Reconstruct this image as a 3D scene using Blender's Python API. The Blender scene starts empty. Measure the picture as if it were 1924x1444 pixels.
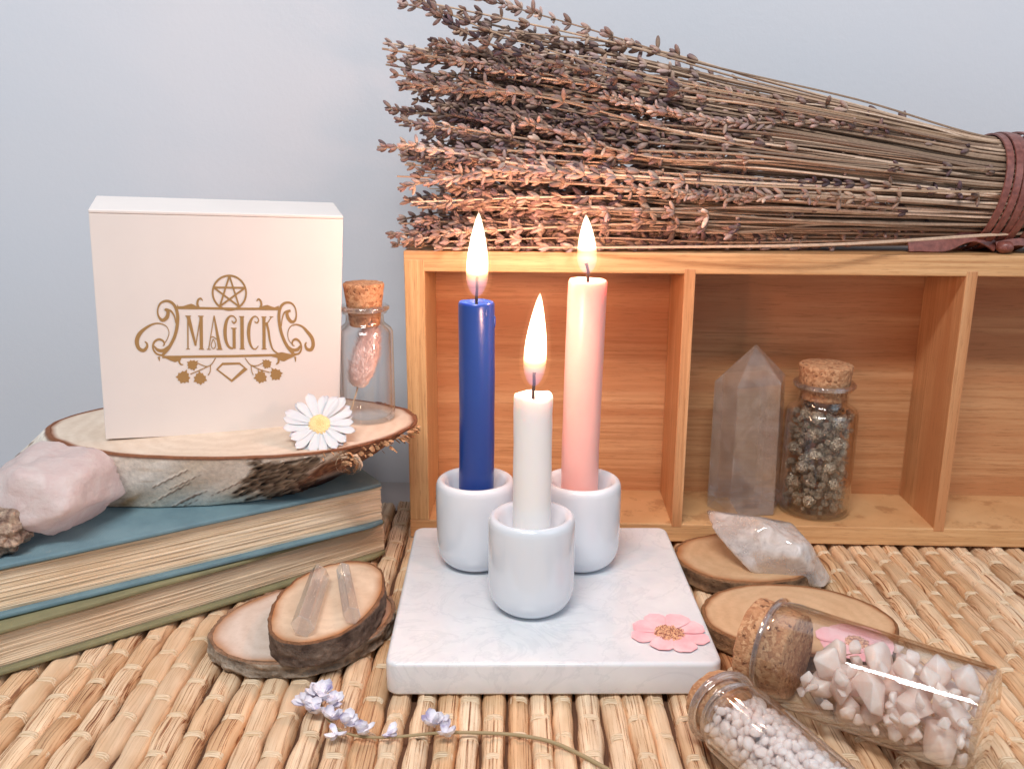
import bpy, bmesh, math, random
import numpy as np
from mathutils import Vector, Matrix, noise
S = 0.01          # everything below is written in centimetres
PI = math.pi
scene = bpy.context.scene
COL = scene.collection
rnd = random.Random(7)

# ------------------------------------------------------------------ camera
cd = bpy.data.cameras.new('camera')
cam = bpy.data.objects.new('camera', cd); COL.objects.link(cam)
cd.sensor_width = 36.0; cd.lens = 1731.4/1924*36
cd.clip_start = 0.01; cd.clip_end = 50
cam.location = (0, 0, 15.874*S)
cam.rotation_mode = 'XYZ'
cam.rotation_euler = (Matrix.Rotation(PI/2-math.radians(14.706), 4, 'X') @ Matrix.Rotation(math.radians(0.294), 4, 'Z')).to_euler()
cd.dof.use_dof = True; cd.dof.focus_distance = 0.31; cd.dof.aperture_fstop = 40
scene.camera = cam

# ------------------------------------------------------------------ light
w = bpy.data.worlds.new('World'); scene.world = w; w.use_nodes = True
bg = w.node_tree.nodes['Background']
bg.inputs[0].default_value = (0.78, 0.88, 1.0, 1); bg.inputs[1].default_value = 0.30

def area(name, loc, target, sx, sy, power, color):
    l = bpy.data.lights.new(name, 'AREA'); l.shape = 'RECTANGLE'
    l.size = sx*S; l.size_y = sy*S; l.energy = power; l.color = color
    o = bpy.data.objects.new(name, l); COL.objects.link(o)
    o.location = Vector(loc)*S
    d = Vector(target)-Vector(loc)
    o.rotation_euler = d.to_track_quat('-Z', 'Y').to_euler()
    return o
area('key_light', (-10, -27, 86), (0, 32, 5), 46, 11, 8.3, (1.0, 0.965, 0.945))
area('window_light', (70, -20, 55), (0, 34, 8), 60, 60, 1.6, (0.72, 0.86, 1.0))

def flame_light(loc, power):
    l = bpy.data.lights.new('flame_light', 'POINT'); l.energy = power; l.color = (1.0, 0.50, 0.32)
    l.shadow_soft_size = 0.35*S
    o = bpy.data.objects.new('flame_light', l); COL.objects.link(o); o.location = Vector(loc)*S

vs = scene.view_settings
vs.view_transform = 'Standard'; vs.look = 'None'; vs.gamma = 1; vs.use_curve_mapping = False
vs.exposure = 0.0
cy = scene.cycles
cy.max_bounces = 14; cy.transparent_max_bounces = 40; cy.transmission_bounces = 12; cy.glossy_bounces = 5
cy.diffuse_bounces = 6; cy.caustics_reflective = False; cy.caustics_refractive = False
cy.sample_clamp_indirect = 3.0; cy.blur_glossy = 0.6
try:
    cy.use_denoising = True; cy.volume_max_steps = 64
except Exception: pass

# ------------------------------------------------------------------ object helpers
def thing(name, label, cat, loc=(0, 0, 0), rot=(0, 0, 0), group=None):
    o = bpy.data.objects.new(name, None); COL.objects.link(o)
    o.empty_display_size = 0.01
    o.location = Vector(loc)*S; o.rotation_euler = rot
    o['label'] = label; o['category'] = cat
    if group: o['group'] = group
    return o
def tag(o, label, cat, group=None):
    o['label'] = label; o['category'] = cat
    if group: o['group'] = group
    return o
def obj(name, verts, faces, mats, parent=None, smooth=True, mi=None, col=None, loc=None, rot=None, sharp=50):
    """one mesh object; verts in cm"""
    me = bpy.data.meshes.new(name)
    v = np.asarray(verts, dtype=np.float64)*S
    me.from_pydata(v.tolist() if len(v) < 2000 else [tuple(a) for a in v], [], [tuple(f) for f in faces])
    if not isinstance(mats, (list, tuple)): mats = [mats]
    for m in mats: me.materials.append(m)
    if mi is not None: me.polygons.foreach_set('material_index', np.asarray(mi, dtype=np.int32))
    if smooth is True: me.polygons.foreach_set('use_smooth', np.ones(len(me.polygons), dtype=bool))
    elif smooth is not False: me.polygons.foreach_set('use_smooth', np.asarray(smooth, dtype=bool))
    if col is not None:
        a = me.color_attributes.new('tone', 'FLOAT_COLOR', 'POINT')
        c = np.asarray(col, dtype=np.float32)
        if c.shape[1] == 3: c = np.concatenate([c, np.ones((len(c), 1), np.float32)], 1)
        a.data.foreach_set('color', c.ravel())
    if smooth is True and len(me.polygons) < 60000: me.set_sharp_from_angle(angle=math.radians(sharp))
    me.update()
    o = bpy.data.objects.new(name, me); COL.objects.link(o)
    if parent is not None: o.parent = parent
    if loc is not None: o.location = Vector(loc)*S
    if rot is not None: o.rotation_euler = rot
    return o
def struct(o): o['kind'] = 'structure'; return o

class MB:
    def __init__(s): s.v = []; s.f = []; s.m = []
    def add(s, v, f, m=0):
        n = len(s.v); s.v.extend([tuple(a) for a in v]); s.f.extend([tuple(i+n for i in q) for q in f]); s.m.extend([m]*len(f))
    def obj(s, name, mats, parent=None, smooth=True, **k): return obj(name, s.v, s.f, mats, parent, smooth, mi=s.m, **k)

def lathe(prof, n=48, cap0=True, cap1=True, wob=0, seed=0):
    v = []; f = []
    for r, z in prof:
        for i in range(n):
            a = 2*PI*i/n
            rr = r*(1+wob*noise.noise(Vector((math.cos(a)*1.5+seed, math.sin(a)*1.5, z*0.8)))) if wob else r
            v.append((rr*math.cos(a), rr*math.sin(a), z))
    for j in range(len(prof)-1):
        for i in range(n):
            k = (i+1) % n
            f.append((j*n+i, j*n+k, (j+1)*n+k, (j+1)*n+i))
    if cap0: f.append(tuple(range(n-1, -1, -1)))
    if cap1: b = (len(prof)-1)*n; f.append(tuple(range(b, b+n)))
    return v, f
def tube(pts, rad, n=8, cap=True):
    P = [Vector(p) for p in pts]; v = []; f = []
    if not isinstance(rad, (list, tuple)): rad = [rad]*len(P)
    up = Vector((0, 0, 1)); prev = None
    for i, p in enumerate(P):
        d = (P[min(i+1, len(P)-1)]-P[max(i-1, 0)]).normalized()
        if prev is None:
            x = d.cross(up)
            if x.length < 1e-3: x = d.cross(Vector((1, 0, 0)))
            x.normalize()
        else: x = (prev-d*prev.dot(d)).normalized()
        prev = x; y = d.cross(x)
        for k in range(n):
            a = 2*PI*k/n; v.append(tuple(p+(x*math.cos(a)+y*math.sin(a))*rad[i]))
    for i in range(len(P)-1):
        for k in range(n):
            q = (k+1) % n; f.append((i*n+k, i*n+q, (i+1)*n+q, (i+1)*n+k))
    if cap: f.append(tuple(range(n-1, -1, -1))); b = (len(P)-1)*n; f.append(tuple(range(b, b+n)))
    return v, f
def bm_out(bm):
    bm.verts.ensure_lookup_table()
    v = [tuple(a.co) for a in bm.verts]; f = [tuple(x.index for x in q.verts) for q in bm.faces]; bm.free(); return v, f
def rbox(x0, x1, y0, y1, z0, z1, r=0.03, seg=2):
    bm = bmesh.new(); bmesh.ops.create_cube(bm, size=1)
    for q in bm.verts: q.co = Vector(((x0+x1)/2+q.co.x*(x1-x0), (y0+y1)/2+q.co.y*(y1-y0), (z0+z1)/2+q.co.z*(z1-z0)))
    if r: bmesh.ops.bevel(bm, geom=bm.edges[:], offset=r, segments=seg, affect='EDGES', profile=0.5)
    return bm_out(bm)
def hull(pts, sub=0, bev=0.0):
    bm = bmesh.new()
    for p in pts: bm.verts.new(p)
    r = bmesh.ops.convex_hull(bm, input=bm.verts[:])
    bmesh.ops.delete(bm, geom=[x for x in bm.verts if not x.link_faces], context='VERTS')
    bmesh.ops.dissolve_limit(bm, angle_limit=0.12, verts=bm.verts[:], edges=bm.edges[:])
    if bev: bmesh.ops.bevel(bm, geom=bm.edges[:], offset=bev, segments=2, affect='EDGES', profile=0.5, clamp_overlap=True)
    if sub:
        bmesh.ops.triangulate(bm, faces=bm.faces[:])
        bmesh.ops.subdivide_edges(bm, edges=bm.edges[:], cuts=sub, use_grid_fill=True)
    bm.normal_update()
    return bm_out(bm)
def icos(sub=2):
    bm = bmesh.new(); bmesh.ops.create_icosphere(bm, subdivisions=sub, radius=1); return bm_out(bm)
def fbm(p, o=4): return noise.fractal(Vector(p), 1.0, 2.0, o)

# ------------------------------------------------------------------ material helpers
def mat(name, color=(.8, .8, .8), rough=.5, metal=0, **kw):
    m = bpy.data.materials.new(name); m.use_nodes = True
    b = m.node_tree.nodes['Principled BSDF']
    b.inputs['Base Color'].default_value = (*color, 1); b.inputs['Roughness'].default_value = rough; b.inputs['Metallic'].default_value = metal
    for k, v in kw.items():
        b.inputs[k.replace('_', ' ')].default_value = v
    return m
class N:
    def __init__(s, m): s.m = m; s.t = m.node_tree; s.b = s.t.nodes.get('Principled BSDF')
    def new(s, ty, **kw):
        n = s.t.nodes.new(ty)
        for k, v in kw.items():
            if k.startswith('i_'):
                key = k[2:]; key = int(key) if key.isdigit() else key.replace('_', ' ')
                if hasattr(v, 'is_output') or isinstance(v, bpy.types.NodeSocket): s.t.links.new(v, n.inputs[key])
                else: n.inputs[key].default_value = v
            else: setattr(n, k, v)
        return n
    def coord(s, scale=(1, 1, 1), rot=(0, 0, 0), off=(0, 0, 0), kind='Object'):
        tc = s.new('ShaderNodeTexCoord'); mp = s.new('ShaderNodeMapping')
        s.t.links.new(tc.outputs[kind], mp.inputs[0])
        mp.inputs['Scale'].default_value = tuple(100*a for a in scale); mp.inputs['Rotation'].default_value = rot; mp.inputs['Location'].default_value = off
        return mp.outputs[0]
    def noise(s, vec, scale=5, detail=4, rough=.55, dist=0): 
        return s.new('ShaderNodeTexNoise', i_Vector=vec, i_Scale=scale, i_Detail=detail, i_Roughness=rough, i_Distortion=dist).outputs[0]
    def ramp(s, fac, stops, interp='LINEAR'):
        n = s.new('ShaderNodeValToRGB', i_0=fac); r = n.color_ramp; r.interpolation = interp
        while len(r.elements) < len(stops): r.elements.new(0.5)
        for e, (p, c) in zip(r.elements, stops): e.position = p; e.color = (*c, 1) if len(c) == 3 else c
        return n.outputs[0]
    def mix(s, fac, a, b, mode='MIX'):
        n = s.new('ShaderNodeMix', data_type='RGBA', blend_type=mode)
        for i, v in ((0, fac), (6, a), (7, b)):
            if isinstance(v, bpy.types.NodeSocket): s.t.links.new(v, n.inputs[i])
            else: n.inputs[i].default_value = v if i == 0 else ((*v, 1) if len(v) == 3 else v)
        return n.outputs[2]
    def math(s, op, a, b=0.0, clamp=False):
        n = s.new('ShaderNodeMath', operation=op, use_clamp=clamp)
        for i, v in ((0, a), (1, b)):
            if isinstance(v, bpy.types.NodeSocket): s.t.links.new(v, n.inputs[i])
            else: n.inputs[i].default_value = v
        return n.outputs[0]
    def bump(s, h, strength=.3, dist=.05, normal=None):
        n = s.new('ShaderNodeBump', i_Height=h, i_Strength=strength, i_Distance=dist*S)
        if normal is not None: s.t.links.new(normal, n.inputs['Normal'])
        s.t.links.new(n.outputs[0], s.b.inputs['Normal']); return n.outputs[0]
    def color(s, c): s.t.links.new(c, s.b.inputs['Base Color'])
    def rough(s, c): s.t.links.new(c, s.b.inputs['Roughness'])
    def attr(s, name='tone'): return s.new('ShaderNodeAttribute', attribute_name=name).outputs['Color']

def m_wall():
    m = mat('painted_wall', (.56, .60, .67), .85); n = N(m); c = n.coord()
    n.color(n.ramp(n.noise(c, .04, 3), [(.35, (.61, .665, .74)), (.7, (.68, .69, .735))]))
    n.bump(n.noise(c, 3, 6, .7), .22, .06); return m
def m_table():
    m = mat('table_top_paint', (.42, .38, .37), .5); return m
def m_bamboo(name, horizontal=True, seed=0, tint=1.0, hue=1.0):
    m = mat(name, (.6, .36, .17), .42); n = N(m)
    sc = (.10, .10, 4.6) if horizontal else (4.6, 4.6, .10)
    c = n.coord(sc, off=(seed, seed*2, seed*.7)); g = n.noise(c, 1.6, 5, .6, .25)
    c2 = n.coord((.05, .05, 1.0) if horizontal else (1.0, 1.0, .05), off=(seed*3, 1, seed)); g2 = n.noise(c2, 1.2, 2)
    col = n.ramp(g, [(.3, (.47*tint, .25*tint*hue, .105*tint*hue)), (.48, (.60*tint, .365*tint*hue, .168*tint*hue)), (.7, (.70*tint, .465*tint*hue, .235*tint*hue))])
    col = n.mix(n.ramp(g2, [(.4, (0, 0, 0)), (.62, (1, 1, 1))]), col, (.53*tint, .28*tint*hue, .12*tint*hue)) if tint < 1.01 else col
    c3 = n.coord((.35, .35, 9) if horizontal else (9, 9, .35), off=(seed, 0, 0)); g3 = n.noise(c3, 2.6, 4, .7)
    col = n.mix(n.math('MULTIPLY', n.ramp(g3, [(.54, (0, 0, 0)), (.64, (1, 1, 1))]), .5), col, (.30*tint, .125*tint, .045*tint))
    n.color(col); n.bump(g3, .12, .02); return m
def m_cork():
    m = mat('cork', (.5, .25, .12), .85); n = N(m); c = n.coord()
    nv = n.new('ShaderNodeTexNoise', i_Vector=c, i_Scale=4.0, i_Detail=3.0); mv = n.new('ShaderNodeVectorMath', operation='MULTIPLY_ADD'); n.t.links.new(nv.outputs['Color'], mv.inputs[0]); mv.inputs[1].default_value = (.35, .35, .35); n.t.links.new(c, mv.inputs[2])
    v = n.new('ShaderNodeTexVoronoi', i_Scale=9.0, i_Randomness=1.0)
    n.t.links.new(mv.outputs[0], v.inputs['Vector'])
    g = n.noise(c, 5, 5, .7)
    col = n.ramp(v.outputs['Color'], [(.1, (.38, .17, .08)), (.5, (.52, .27, .135)), (.9, (.63, .38, .21))])
    col = n.mix(n.ramp(g, [(.36, (1, 1, 1)), (.43, (0, 0, 0))]), col, (.15, .055, .025))
    n.color(col); n.bump(g, 1.0, .09); return m
def m_glass(name='bottle_glass', tint=(.995, .995, .992)):
    m = bpy.data.materials.new(name); m.use_nodes = True; n = N(m); t = n.t
    t.nodes.remove(n.b); out = t.nodes['Material Output']
    lw = n.new('ShaderNodeLayerWeight', i_Blend=.5)
    p5 = n.math('POWER', lw.outputs['Facing'], 3.0)
    fac = n.math('ADD', n.math('MULTIPLY', p5, .95), .045, True)
    tr = n.new('ShaderNodeBsdfTransparent')
    c = n.mix(n.math('POWER', lw.outputs['Facing'], 4.0), tint, (.66, .60, .53)); t.links.new(c, tr.inputs[0])
    gl = n.new('ShaderNodeBsdfGlossy', i_Roughness=.025); gl.inputs[0].default_value = (1, 1, 1, 1)
    mx = n.new('ShaderNodeMixShader', i_0=fac, i_1=tr.outputs[0], i_2=gl.outputs[0]); t.links.new(mx.outputs[0], out.inputs[0])
    return m
def m_crystal(name, color=(.97, .97, .98), rough=.04, milk=.25, milkcol=(.8, .78, .8), nscale=1.5, lo=.45, hi=.75, trf=.6):
    m = mat(name, color, rough); n = N(m); b = n.b
    b.inputs['Transmission Weight'].default_value = 1; b.inputs['IOR'].default_value = 1.5
    c = n.coord(); g = n.noise(c, nscale, 5, .65, .6)
    d = mat(name+'_tmp'); bpy.data.materials.remove(d)
    # cloudy inclusions: part of the light is scattered instead of passed
    df = n.new('ShaderNodeBsdfTranslucent'); df.inputs[0].default_value = (*milkcol, 1)
    df2 = n.new('ShaderNodeBsdfDiffuse'); df2.inputs[0].default_value = (*milkcol, 1)
    mx0 = n.new('ShaderNodeMixShader', i_0=.5, i_1=df.outputs[0], i_2=df2.outputs[0])
    tr = n.new('ShaderNodeBsdfTransparent'); tr.inputs[0].default_value = (*color, 1)
    mxt = n.new('ShaderNodeMixShader', i_0=trf, i_1=b.outputs[0], i_2=tr.outputs[0])
    f = n.math('MULTIPLY', n.ramp(g, [(lo, (0, 0, 0)), (hi, (1, 1, 1))]), milk*1.6)
    f = n.math('ADD', f, milk*.4, True)
    mx = n.new('ShaderNodeMixShader', i_0=f, i_1=mxt.outputs[0], i_2=mx0.outputs[0])
    n.t.links.new(mx.outputs[0], n.t.nodes['Material Output'].inputs[0])
    n.bump(n.noise(c, 3, 4), .08, .05)
    return m
def m_attr(name, rough=.8, bumps=(8, .3, .05), spec=.3):
    m = mat(name, (.5, .5, .5), rough); n = N(m); c = n.coord()
    g = n.noise(c, bumps[0], 6, .65)
    col = n.mix(.35, n.attr(), n.ramp(g, [(.3, (.35, .35, .35)), (.7, (1.5, 1.5, 1.5))]), 'MULTIPLY')
    n.color(col); n.bump(g, bumps[1], bumps[2]); n.b.inputs['Specular IOR Level'].default_value = spec; return m
def m_slice(name, seed, base=((.62, .47, .34), (.74, .60, .46)), rings=True):
    m = mat(name, (.6, .45, .3), .65); n = N(m)
    c = n.coord(off=(seed, seed, 0)); c0 = n.coord()
    ln = n.new('ShaderNodeVectorMath', operation='LENGTH'); n.t.links.new(c0, ln.inputs[0])
    wob = n.math('MULTIPLY', n.noise(c, .8, 3), 1.1)
    d = n.math('ADD', ln.outputs['Value'], wob)
    s_ = n.math('SINE', n.math('MULTIPLY', d, 13.0))
    fine = n.noise(c, 7, 5, .7)
    col = n.ramp(n.noise(c, .7, 4), [(.3, base[0]), (.7, base[1])])
    col = n.mix(n.math('MULTIPLY', n.math('ADD', n.math('MULTIPLY', s_, .5), .5), .16 if rings else .06), col, (base[0][0]*.62, base[0][1]*.52, base[0][2]*.42))
    col = n.mix(n.math('MULTIPLY', n.ramp(fine, [(.5, (0, 0, 0)), (.75, (1, 1, 1))]), .3), col, (base[0][0]*.7, base[0][1]*.6, base[0][2]*.5))
    n.color(n.mix(1.0, col, n.attr(), 'MULTIPLY')); n.bump(fine, .15, .03); return m
def m_wax(name, color, sss, rough=.35, radius=(1, .45, .3), rs=.35):
    m = mat(name, color, rough); b = m.node_tree.nodes['Principled BSDF']
    b.inputs['Subsurface Weight'].default_value = sss; b.inputs['Subsurface Radius'].default_value = radius; b.inputs['Subsurface Scale'].default_value = rs*S
    n = N(m); c = n.coord(); g = n.noise(c, 1.3, 4)
    n.color(n.mix(n.math('MULTIPLY', g, .25), color, tuple(min(1, a*1.3+.02) for a in color)))
    n.bump(n.noise(c, 2.2, 4), .12, .06); return m

def m_clear(name, body=(.95, .95, .96), white=.10, rough=.04, veil=.5, nscale=1.0, gf=.6):
    """polished quartz: clear, each face mirroring a little, faint clouds inside"""
    m = bpy.data.materials.new(name); m.use_nodes = True; n = N(m); t = n.t; b = n.b
    c = n.coord(); lw = n.new('ShaderNodeLayerWeight', i_Blend=.5); fc = lw.outputs['Facing']
    tr = n.new('ShaderNodeBsdfTransparent'); t.links.new(n.mix(n.math('POWER', fc, 2.0), body, tuple(a*.86 for a in body)), tr.inputs[0])
    b.inputs['Base Color'].default_value = (1, 1, 1, 1); b.inputs['Transmission Weight'].default_value = 1; b.inputs['IOR'].default_value = 1.5; b.inputs['Roughness'].default_value = rough
    gl = n.new('ShaderNodeBsdfGlossy', i_Roughness=rough); gl.inputs[0].default_value = (1, 1, 1, 1)
    df = n.new('ShaderNodeBsdfDiffuse'); df.inputs[0].default_value = (.93, .91, .90, 1)
    a = n.new('ShaderNodeMixShader', i_0=gf, i_1=tr.outputs[0], i_2=b.outputs[0])
    g = n.ramp(n.noise(c, nscale, 5, .6, .8), [(.42, (0, 0, 0)), (.72, (1, 1, 1))])
    f = n.math('ADD', n.math('MULTIPLY', g, white*veil*2), white, True)
    d = n.new('ShaderNodeMixShader', i_0=f, i_1=a.outputs[0], i_2=df.outputs[0])
    fr = n.math('ADD', n.math('MULTIPLY', n.math('POWER', fc, 3.0), .85), .08, True)
    e = n.new('ShaderNodeMixShader', i_0=fr, i_1=d.outputs[0], i_2=gl.outputs[0])
    t.links.new(e.outputs[0], t.nodes['Material Output'].inputs[0])
    bp = n.new('ShaderNodeBump', i_Height=n.noise(c, 2.5, 4), i_Strength=.15, i_Distance=.04*S)
    for q in (gl, b): t.links.new(bp.outputs[0], q.inputs['Normal'])
    return m
MAT_WALL = m_wall(); MAT_TABLE = m_table(); MAT_CORK = m_cork(); MAT_GLASS = m_glass()

# ------------------------------------------------------------------ setting
struct(obj('table', *[[(-90, -30, -.5), (90, -30, -.5), (90, 46, -.5), (-90, 46, -.5)], [(0, 1, 2, 3)]], MAT_TABLE, smooth=False))
struct(obj('wall', [(-120, 45.5, -3), (120, 40.5, -3), (120, 40.5, 110), (-120, 45.5, 110)], [(0, 1, 2, 3)], MAT_WALL, smooth=False))

# ------------------------------------------------------------------ woven mat
def build_mat():
    r = np.random.RandomState(3)
    t = thing('woven_mat', 'straw coloured woven placemat of wide dried leaf strands under everything', 'placemat', (0, 0, 0))
    pitch = .70; y0, y1 = 9.0, 39.4; ny = 420; nu = 11
    ys = np.linspace(y0, y1, ny); us = np.sin(np.linspace(-1, 1, nu)*PI/2)
    V = []; F = []; C = []
    WV = []; WF = []
    palette = [(.78, .60, .41), (.75, .55, .35), (.82, .67, .49), (.70, .48, .29), (.62, .39, .21), (.81, .64, .45), (.60, .41, .25), (.80, .62, .43)]
    k0 = 0
    per = 1.72
    xacc = -31.6
    for i in range(-44, 45):
        wide = .80 if xacc < -4.3 else (.68 if xacc < 8 else .72)
        wide *= r.uniform(.94, 1.06); xc = xacc+wide/2; xacc += wide; hk = wide/.70
        ph = (i % 2)*.5 + r.uniform(-.03, .03)
        wav = .05*np.sin(ys*.35+i*1.7)+.03*np.sin(ys*.9+i)
        q = (ys/per+ph)
        pin = np.exp(-((q-np.round(q))*per/.26)**2)      # 1 at a binding
        bul = .5-.5*np.cos(2*PI*q)
        jit = np.interp(ys, np.linspace(y0, y1, 40), r.uniform(-.05, .045, 40))
        hw = (.318+.034*bul+jit*.7)*hk
        top = -.03-.05*pin+np.interp(ys, np.linspace(y0, y1, 40), r.uniform(-.08, .02, 40))
        fib = r.choice([.30, .5, .8, 1.0] if xc < -4.3 else [.7, .9, 1.0, 1.0])
        gr = np.zeros((ny, nu))
        ks = r.uniform(-1, 1, (nu,))
        base = np.array(palette[r.randint(len(palette))])
        # a strand changes leaf every few bindings
        seg = np.floor(q/ r.choice([1, 2, 3])).astype(int); seg -= seg.min()
        tones = np.array([palette[r.randint(len(palette))] for _ in range(seg.max()+1)])*.45+base*.55
        fibs = np.clip(fib+r.uniform(-.35, .35, seg.max()+1), 0, 1)
        dark = r.rand(seg.max()+1) < .02
        tones[dark] = np.array((.46, .23, .11))
        side = r.uniform(-1, 1, seg.max()+1)
        for j, u in enumerate(us):
            prof = (1-abs(u)**4.6)**.60 if abs(u) < 1 else 0
            groove = .035*math.sin(u*9+i)*np.sin(ys*.25+i*2)*fibs[seg]
            z = top*1.0-.42*(1-prof)+groove*prof+.02*np.sin(ys*3.1+u*4+i*5)*prof
            # folded leaf edge: one side of the leaf lies a little higher
            z += np.where(side[seg]*u > .1, .03, 0)*prof
            x = xc+wav+hw*u
            for a in range(1): pass
            V.append(np.stack([x, ys, z], 1))
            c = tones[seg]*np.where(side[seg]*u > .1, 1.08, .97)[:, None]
            C.append(np.concatenate([c, fibs[seg][:, None]], 1))
        idx = np.arange(nu*ny).reshape(nu, ny)+k0
        a = idx[:-1, :-1].ravel(); b = idx[1:, :-1].ravel(); c_ = idx[1:, 1:].ravel(); d = idx[:-1, 1:].ravel()
        F.append(np.stack([a, b, c_, d], 1)); k0 += nu*ny
        # bindings
        for kk in range(int(math.ceil(y0/per+ph)), int(y1/per+ph)+1):
            yk = (kk-ph)*per
            if not (y0 < yk < y1): continue
            ii = np.argmin(abs(ys-yk)); xx = xc+wav[ii]; h = hw[ii]; tz = top[ii]
            sk = r.uniform(-.05, .05)
            for off in (-.085, .0, .085):
                base_i = len(WV); m = 9
                for s_ in range(m):
                    u = -1.0+2.0*s_/(m-1)
                    zz = tz-.42*(1-(1-min(1, abs(u))**4.6)**.60)+.020
                    px, py = xx+h*u, yk+off+sk*u-.03*abs(u)
                    tz_ = Vector((1, 0, -.9*np.sign(u)*abs(u)**2)); 
                    nrm = Vector((.5*u, 0, 1)).normalized()
                    for e in range(5):
                        a_ = 2*PI*e/5+.3
                        o = Vector((0, 1, 0))*math.cos(a_)*.050+nrm*math.sin(a_)*.024
                        WV.append((px+o.x, py+o.y, zz+o.z))
                for s_ in range(m-1):
                    for e in range(5):
                        g = (e+1) % 5
                        WF.append((base_i+s_*5+e, base_i+s_*5+g, base_i+(s_+1)*5+g, base_i+(s_+1)*5+e))
    V = np.concatenate(V); F = np.concatenate(F); C = np.concatenate(C)
    m = mat('dried_leaf', (.7, .5, .3), .55); n = N(m)
    at = n.new('ShaderNodeAttribute', attribute_name='tone')
    c = n.coord((7.0, .065, .6)); g = n.noise(c, 3.0, 5, .8, .12)
    c2 = n.coord((.8, .3, .3), off=(4, 2, 0)); g2 = n.noise(c2, 1.2, 3)
    fine = n.ramp(g, [(.39, (.22, .085, .042)), (.432, (.58, .37, .24)), (.46, (.95, .91, .87)), (.60, (1.06, 1.08, 1.10)), (.68, (1.14, 1.18, 1.22))])
    soft = n.ramp(g2, [(.3, (.86, .76, .66)), (.65, (1.08, 1.08, 1.1))])
    n.color(n.mix(1.0, n.mix(at.outputs['Alpha'], soft, n.mix(1.0, fine, soft, 'MULTIPLY')), at.outputs['Color'], 'MULTIPLY'))
    n.bump(g, .5, .05)
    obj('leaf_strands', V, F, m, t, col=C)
    m2 = mat('binding_twine', (.70, .53, .35), .7); n = N(m2); c = n.coord((.4, 5, 5)); g = n.noise(c, 3, 3)
    n.color(n.ramp(g, [(.35, (.58, .41, .24)), (.55, (.76, .60, .42))])); n.bump(g, .4, .03)
    obj('binding_twine', WV, WF, m2, t)
    md = mat('mat_backing', (.10, .045, .022), .9)
    obj('backing', *rbox(-31, 31, 9.1, 39.3, -.49, -.42, 0), md, t, smooth=False)
build_mat()

# ------------------------------------------------------------------ bamboo shelf
SH = thing('bamboo_shelf', 'low bamboo organiser box with open square compartments lying on its side against the wall', 'organiser box', (-4.183, 35.40, 0), (0, 0, -.0293))
hS, tb = 11.85, .795
mbh = m_bamboo('bamboo_lengthwise', True, 1, 1.04, .94); mbv = m_bamboo('bamboo_upright', False, 5, 1.02)
mbb = m_bamboo('bamboo_panel_candlelit', True, 9, .94, .84); mbd = m_bamboo('bamboo_divider_candlelit', False, 12, .98, .86)  # redder, darker copies of the board bamboo: candlelight and shade put into the colour
D = 4.1; XE = 33
obj('top_board', *rbox(.0, XE, 0, D, hS-tb, hS, .04), mbh, SH, smooth=False)
obj('bottom_board', *rbox(.0, XE, 0, D, .02, tb, .04), mbh, SH, smooth=False)
obj('side_panel', *rbox(.012, tb, -.006, D-.01, tb+.002, hS-.33, .03), mbv, SH, smooth=False)
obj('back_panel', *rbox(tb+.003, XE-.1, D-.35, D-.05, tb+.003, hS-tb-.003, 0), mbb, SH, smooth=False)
for x in (10.744, 21.357, 31.9):
    obj('divider', *rbox(x, x+.43, -.012, D-.36, tb-.14, hS-tb+.20, .03), mbd, SH, smooth=False)

# ------------------------------------------------------------------ marble coaster
def marble():
    m = mat('white_marble', (.8, .8, .8), .22); n = N(m); c = n.coord()
    g = n.noise(c, .38, 6, .6, 1.6); g2 = n.noise(c, 1.6, 5, .6, .5); g3 = n.noise(c, .16, 3, .5)
    vein = n.ramp(n.math('ABSOLUTE', n.math('SUBTRACT', g, .5)), [(0, (1, 1, 1)), (.03, (0, 0, 0))])
    col = n.ramp(g2, [(.3, (.71, .72, .74)), (.65, (.77, .775, .79))])
    col = n.mix(n.math('MULTIPLY', n.ramp(g3, [(.45, (0, 0, 0)), (.6, (1, 1, 1))]), .4), col, (.63, .65, .69))
    col = n.mix(n.math('MULTIPLY', vein, .24), col, (.46, .49, .53))
    n.color(col); n.b.inputs['Subsurface Weight'].default_value = .12; n.b.inputs['Subsurface Scale'].default_value = .3*S
    n.bump(n.noise(c, 1.2, 3), .05, .04)
    return m
def slab(w_, d_, h, rc, re):
    v = []; f = []; prof = [(.06, 0), (.02, .03), (0, .08), (0, h*.5)]+[(re*(1-math.sin(t_)), h-re+re*(1-math.cos(PI/2-t_))) if False else (re*(1-math.cos(t_)), h-re+re*math.sin(t_)) for t_ in [PI/2*k/7 for k in range(8)]]
    n = 0
    for ins, z in prof:
        ring = []
        for cx_, cy2, a0 in ((w_-rc, rc, -PI/2), (w_-rc, d_-rc, 0), (rc, d_-rc, PI/2), (rc, rc, PI)):
            for k in range(10):
                a = a0+PI/2*k/9; r_ = rc-ins; ring.append((cx_+r_*math.cos(a), cy2+r_*math.sin(a), z))
        n = len(ring)
        for p in ring: v.append((p[0]+.025*noise.noise(Vector((p[0]*.6, p[1]*.6, p[2]*.5))), p[1]+.035*noise.noise(Vector((p[1]*.6, p[0]*.5, 4+p[2]*.4))), p[2]))
    for j in range(len(prof)-1):
        for i in range(n): k = (i+1) % n; f.append((j*n+i, j*n+k, (j+1)*n+k, (j+1)*n+i))
    b = (len(prof)-1)*n; f.append(tuple(range(b, b+n))); f.append(tuple(range(n-1, -1, -1)))
    return v, f
sv, sf = slab(10.0, 10.0, 1.05, .40, .13)
tag(obj('marble_coaster', sv, sf, marble(), smooth=[len(f) < 5 for f in sf], loc=(-3.707, 24.093, 0), rot=(0, 0, .0119)),
    'square white marble coaster slab with rounded corners under the three candle holders', 'coaster')

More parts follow.
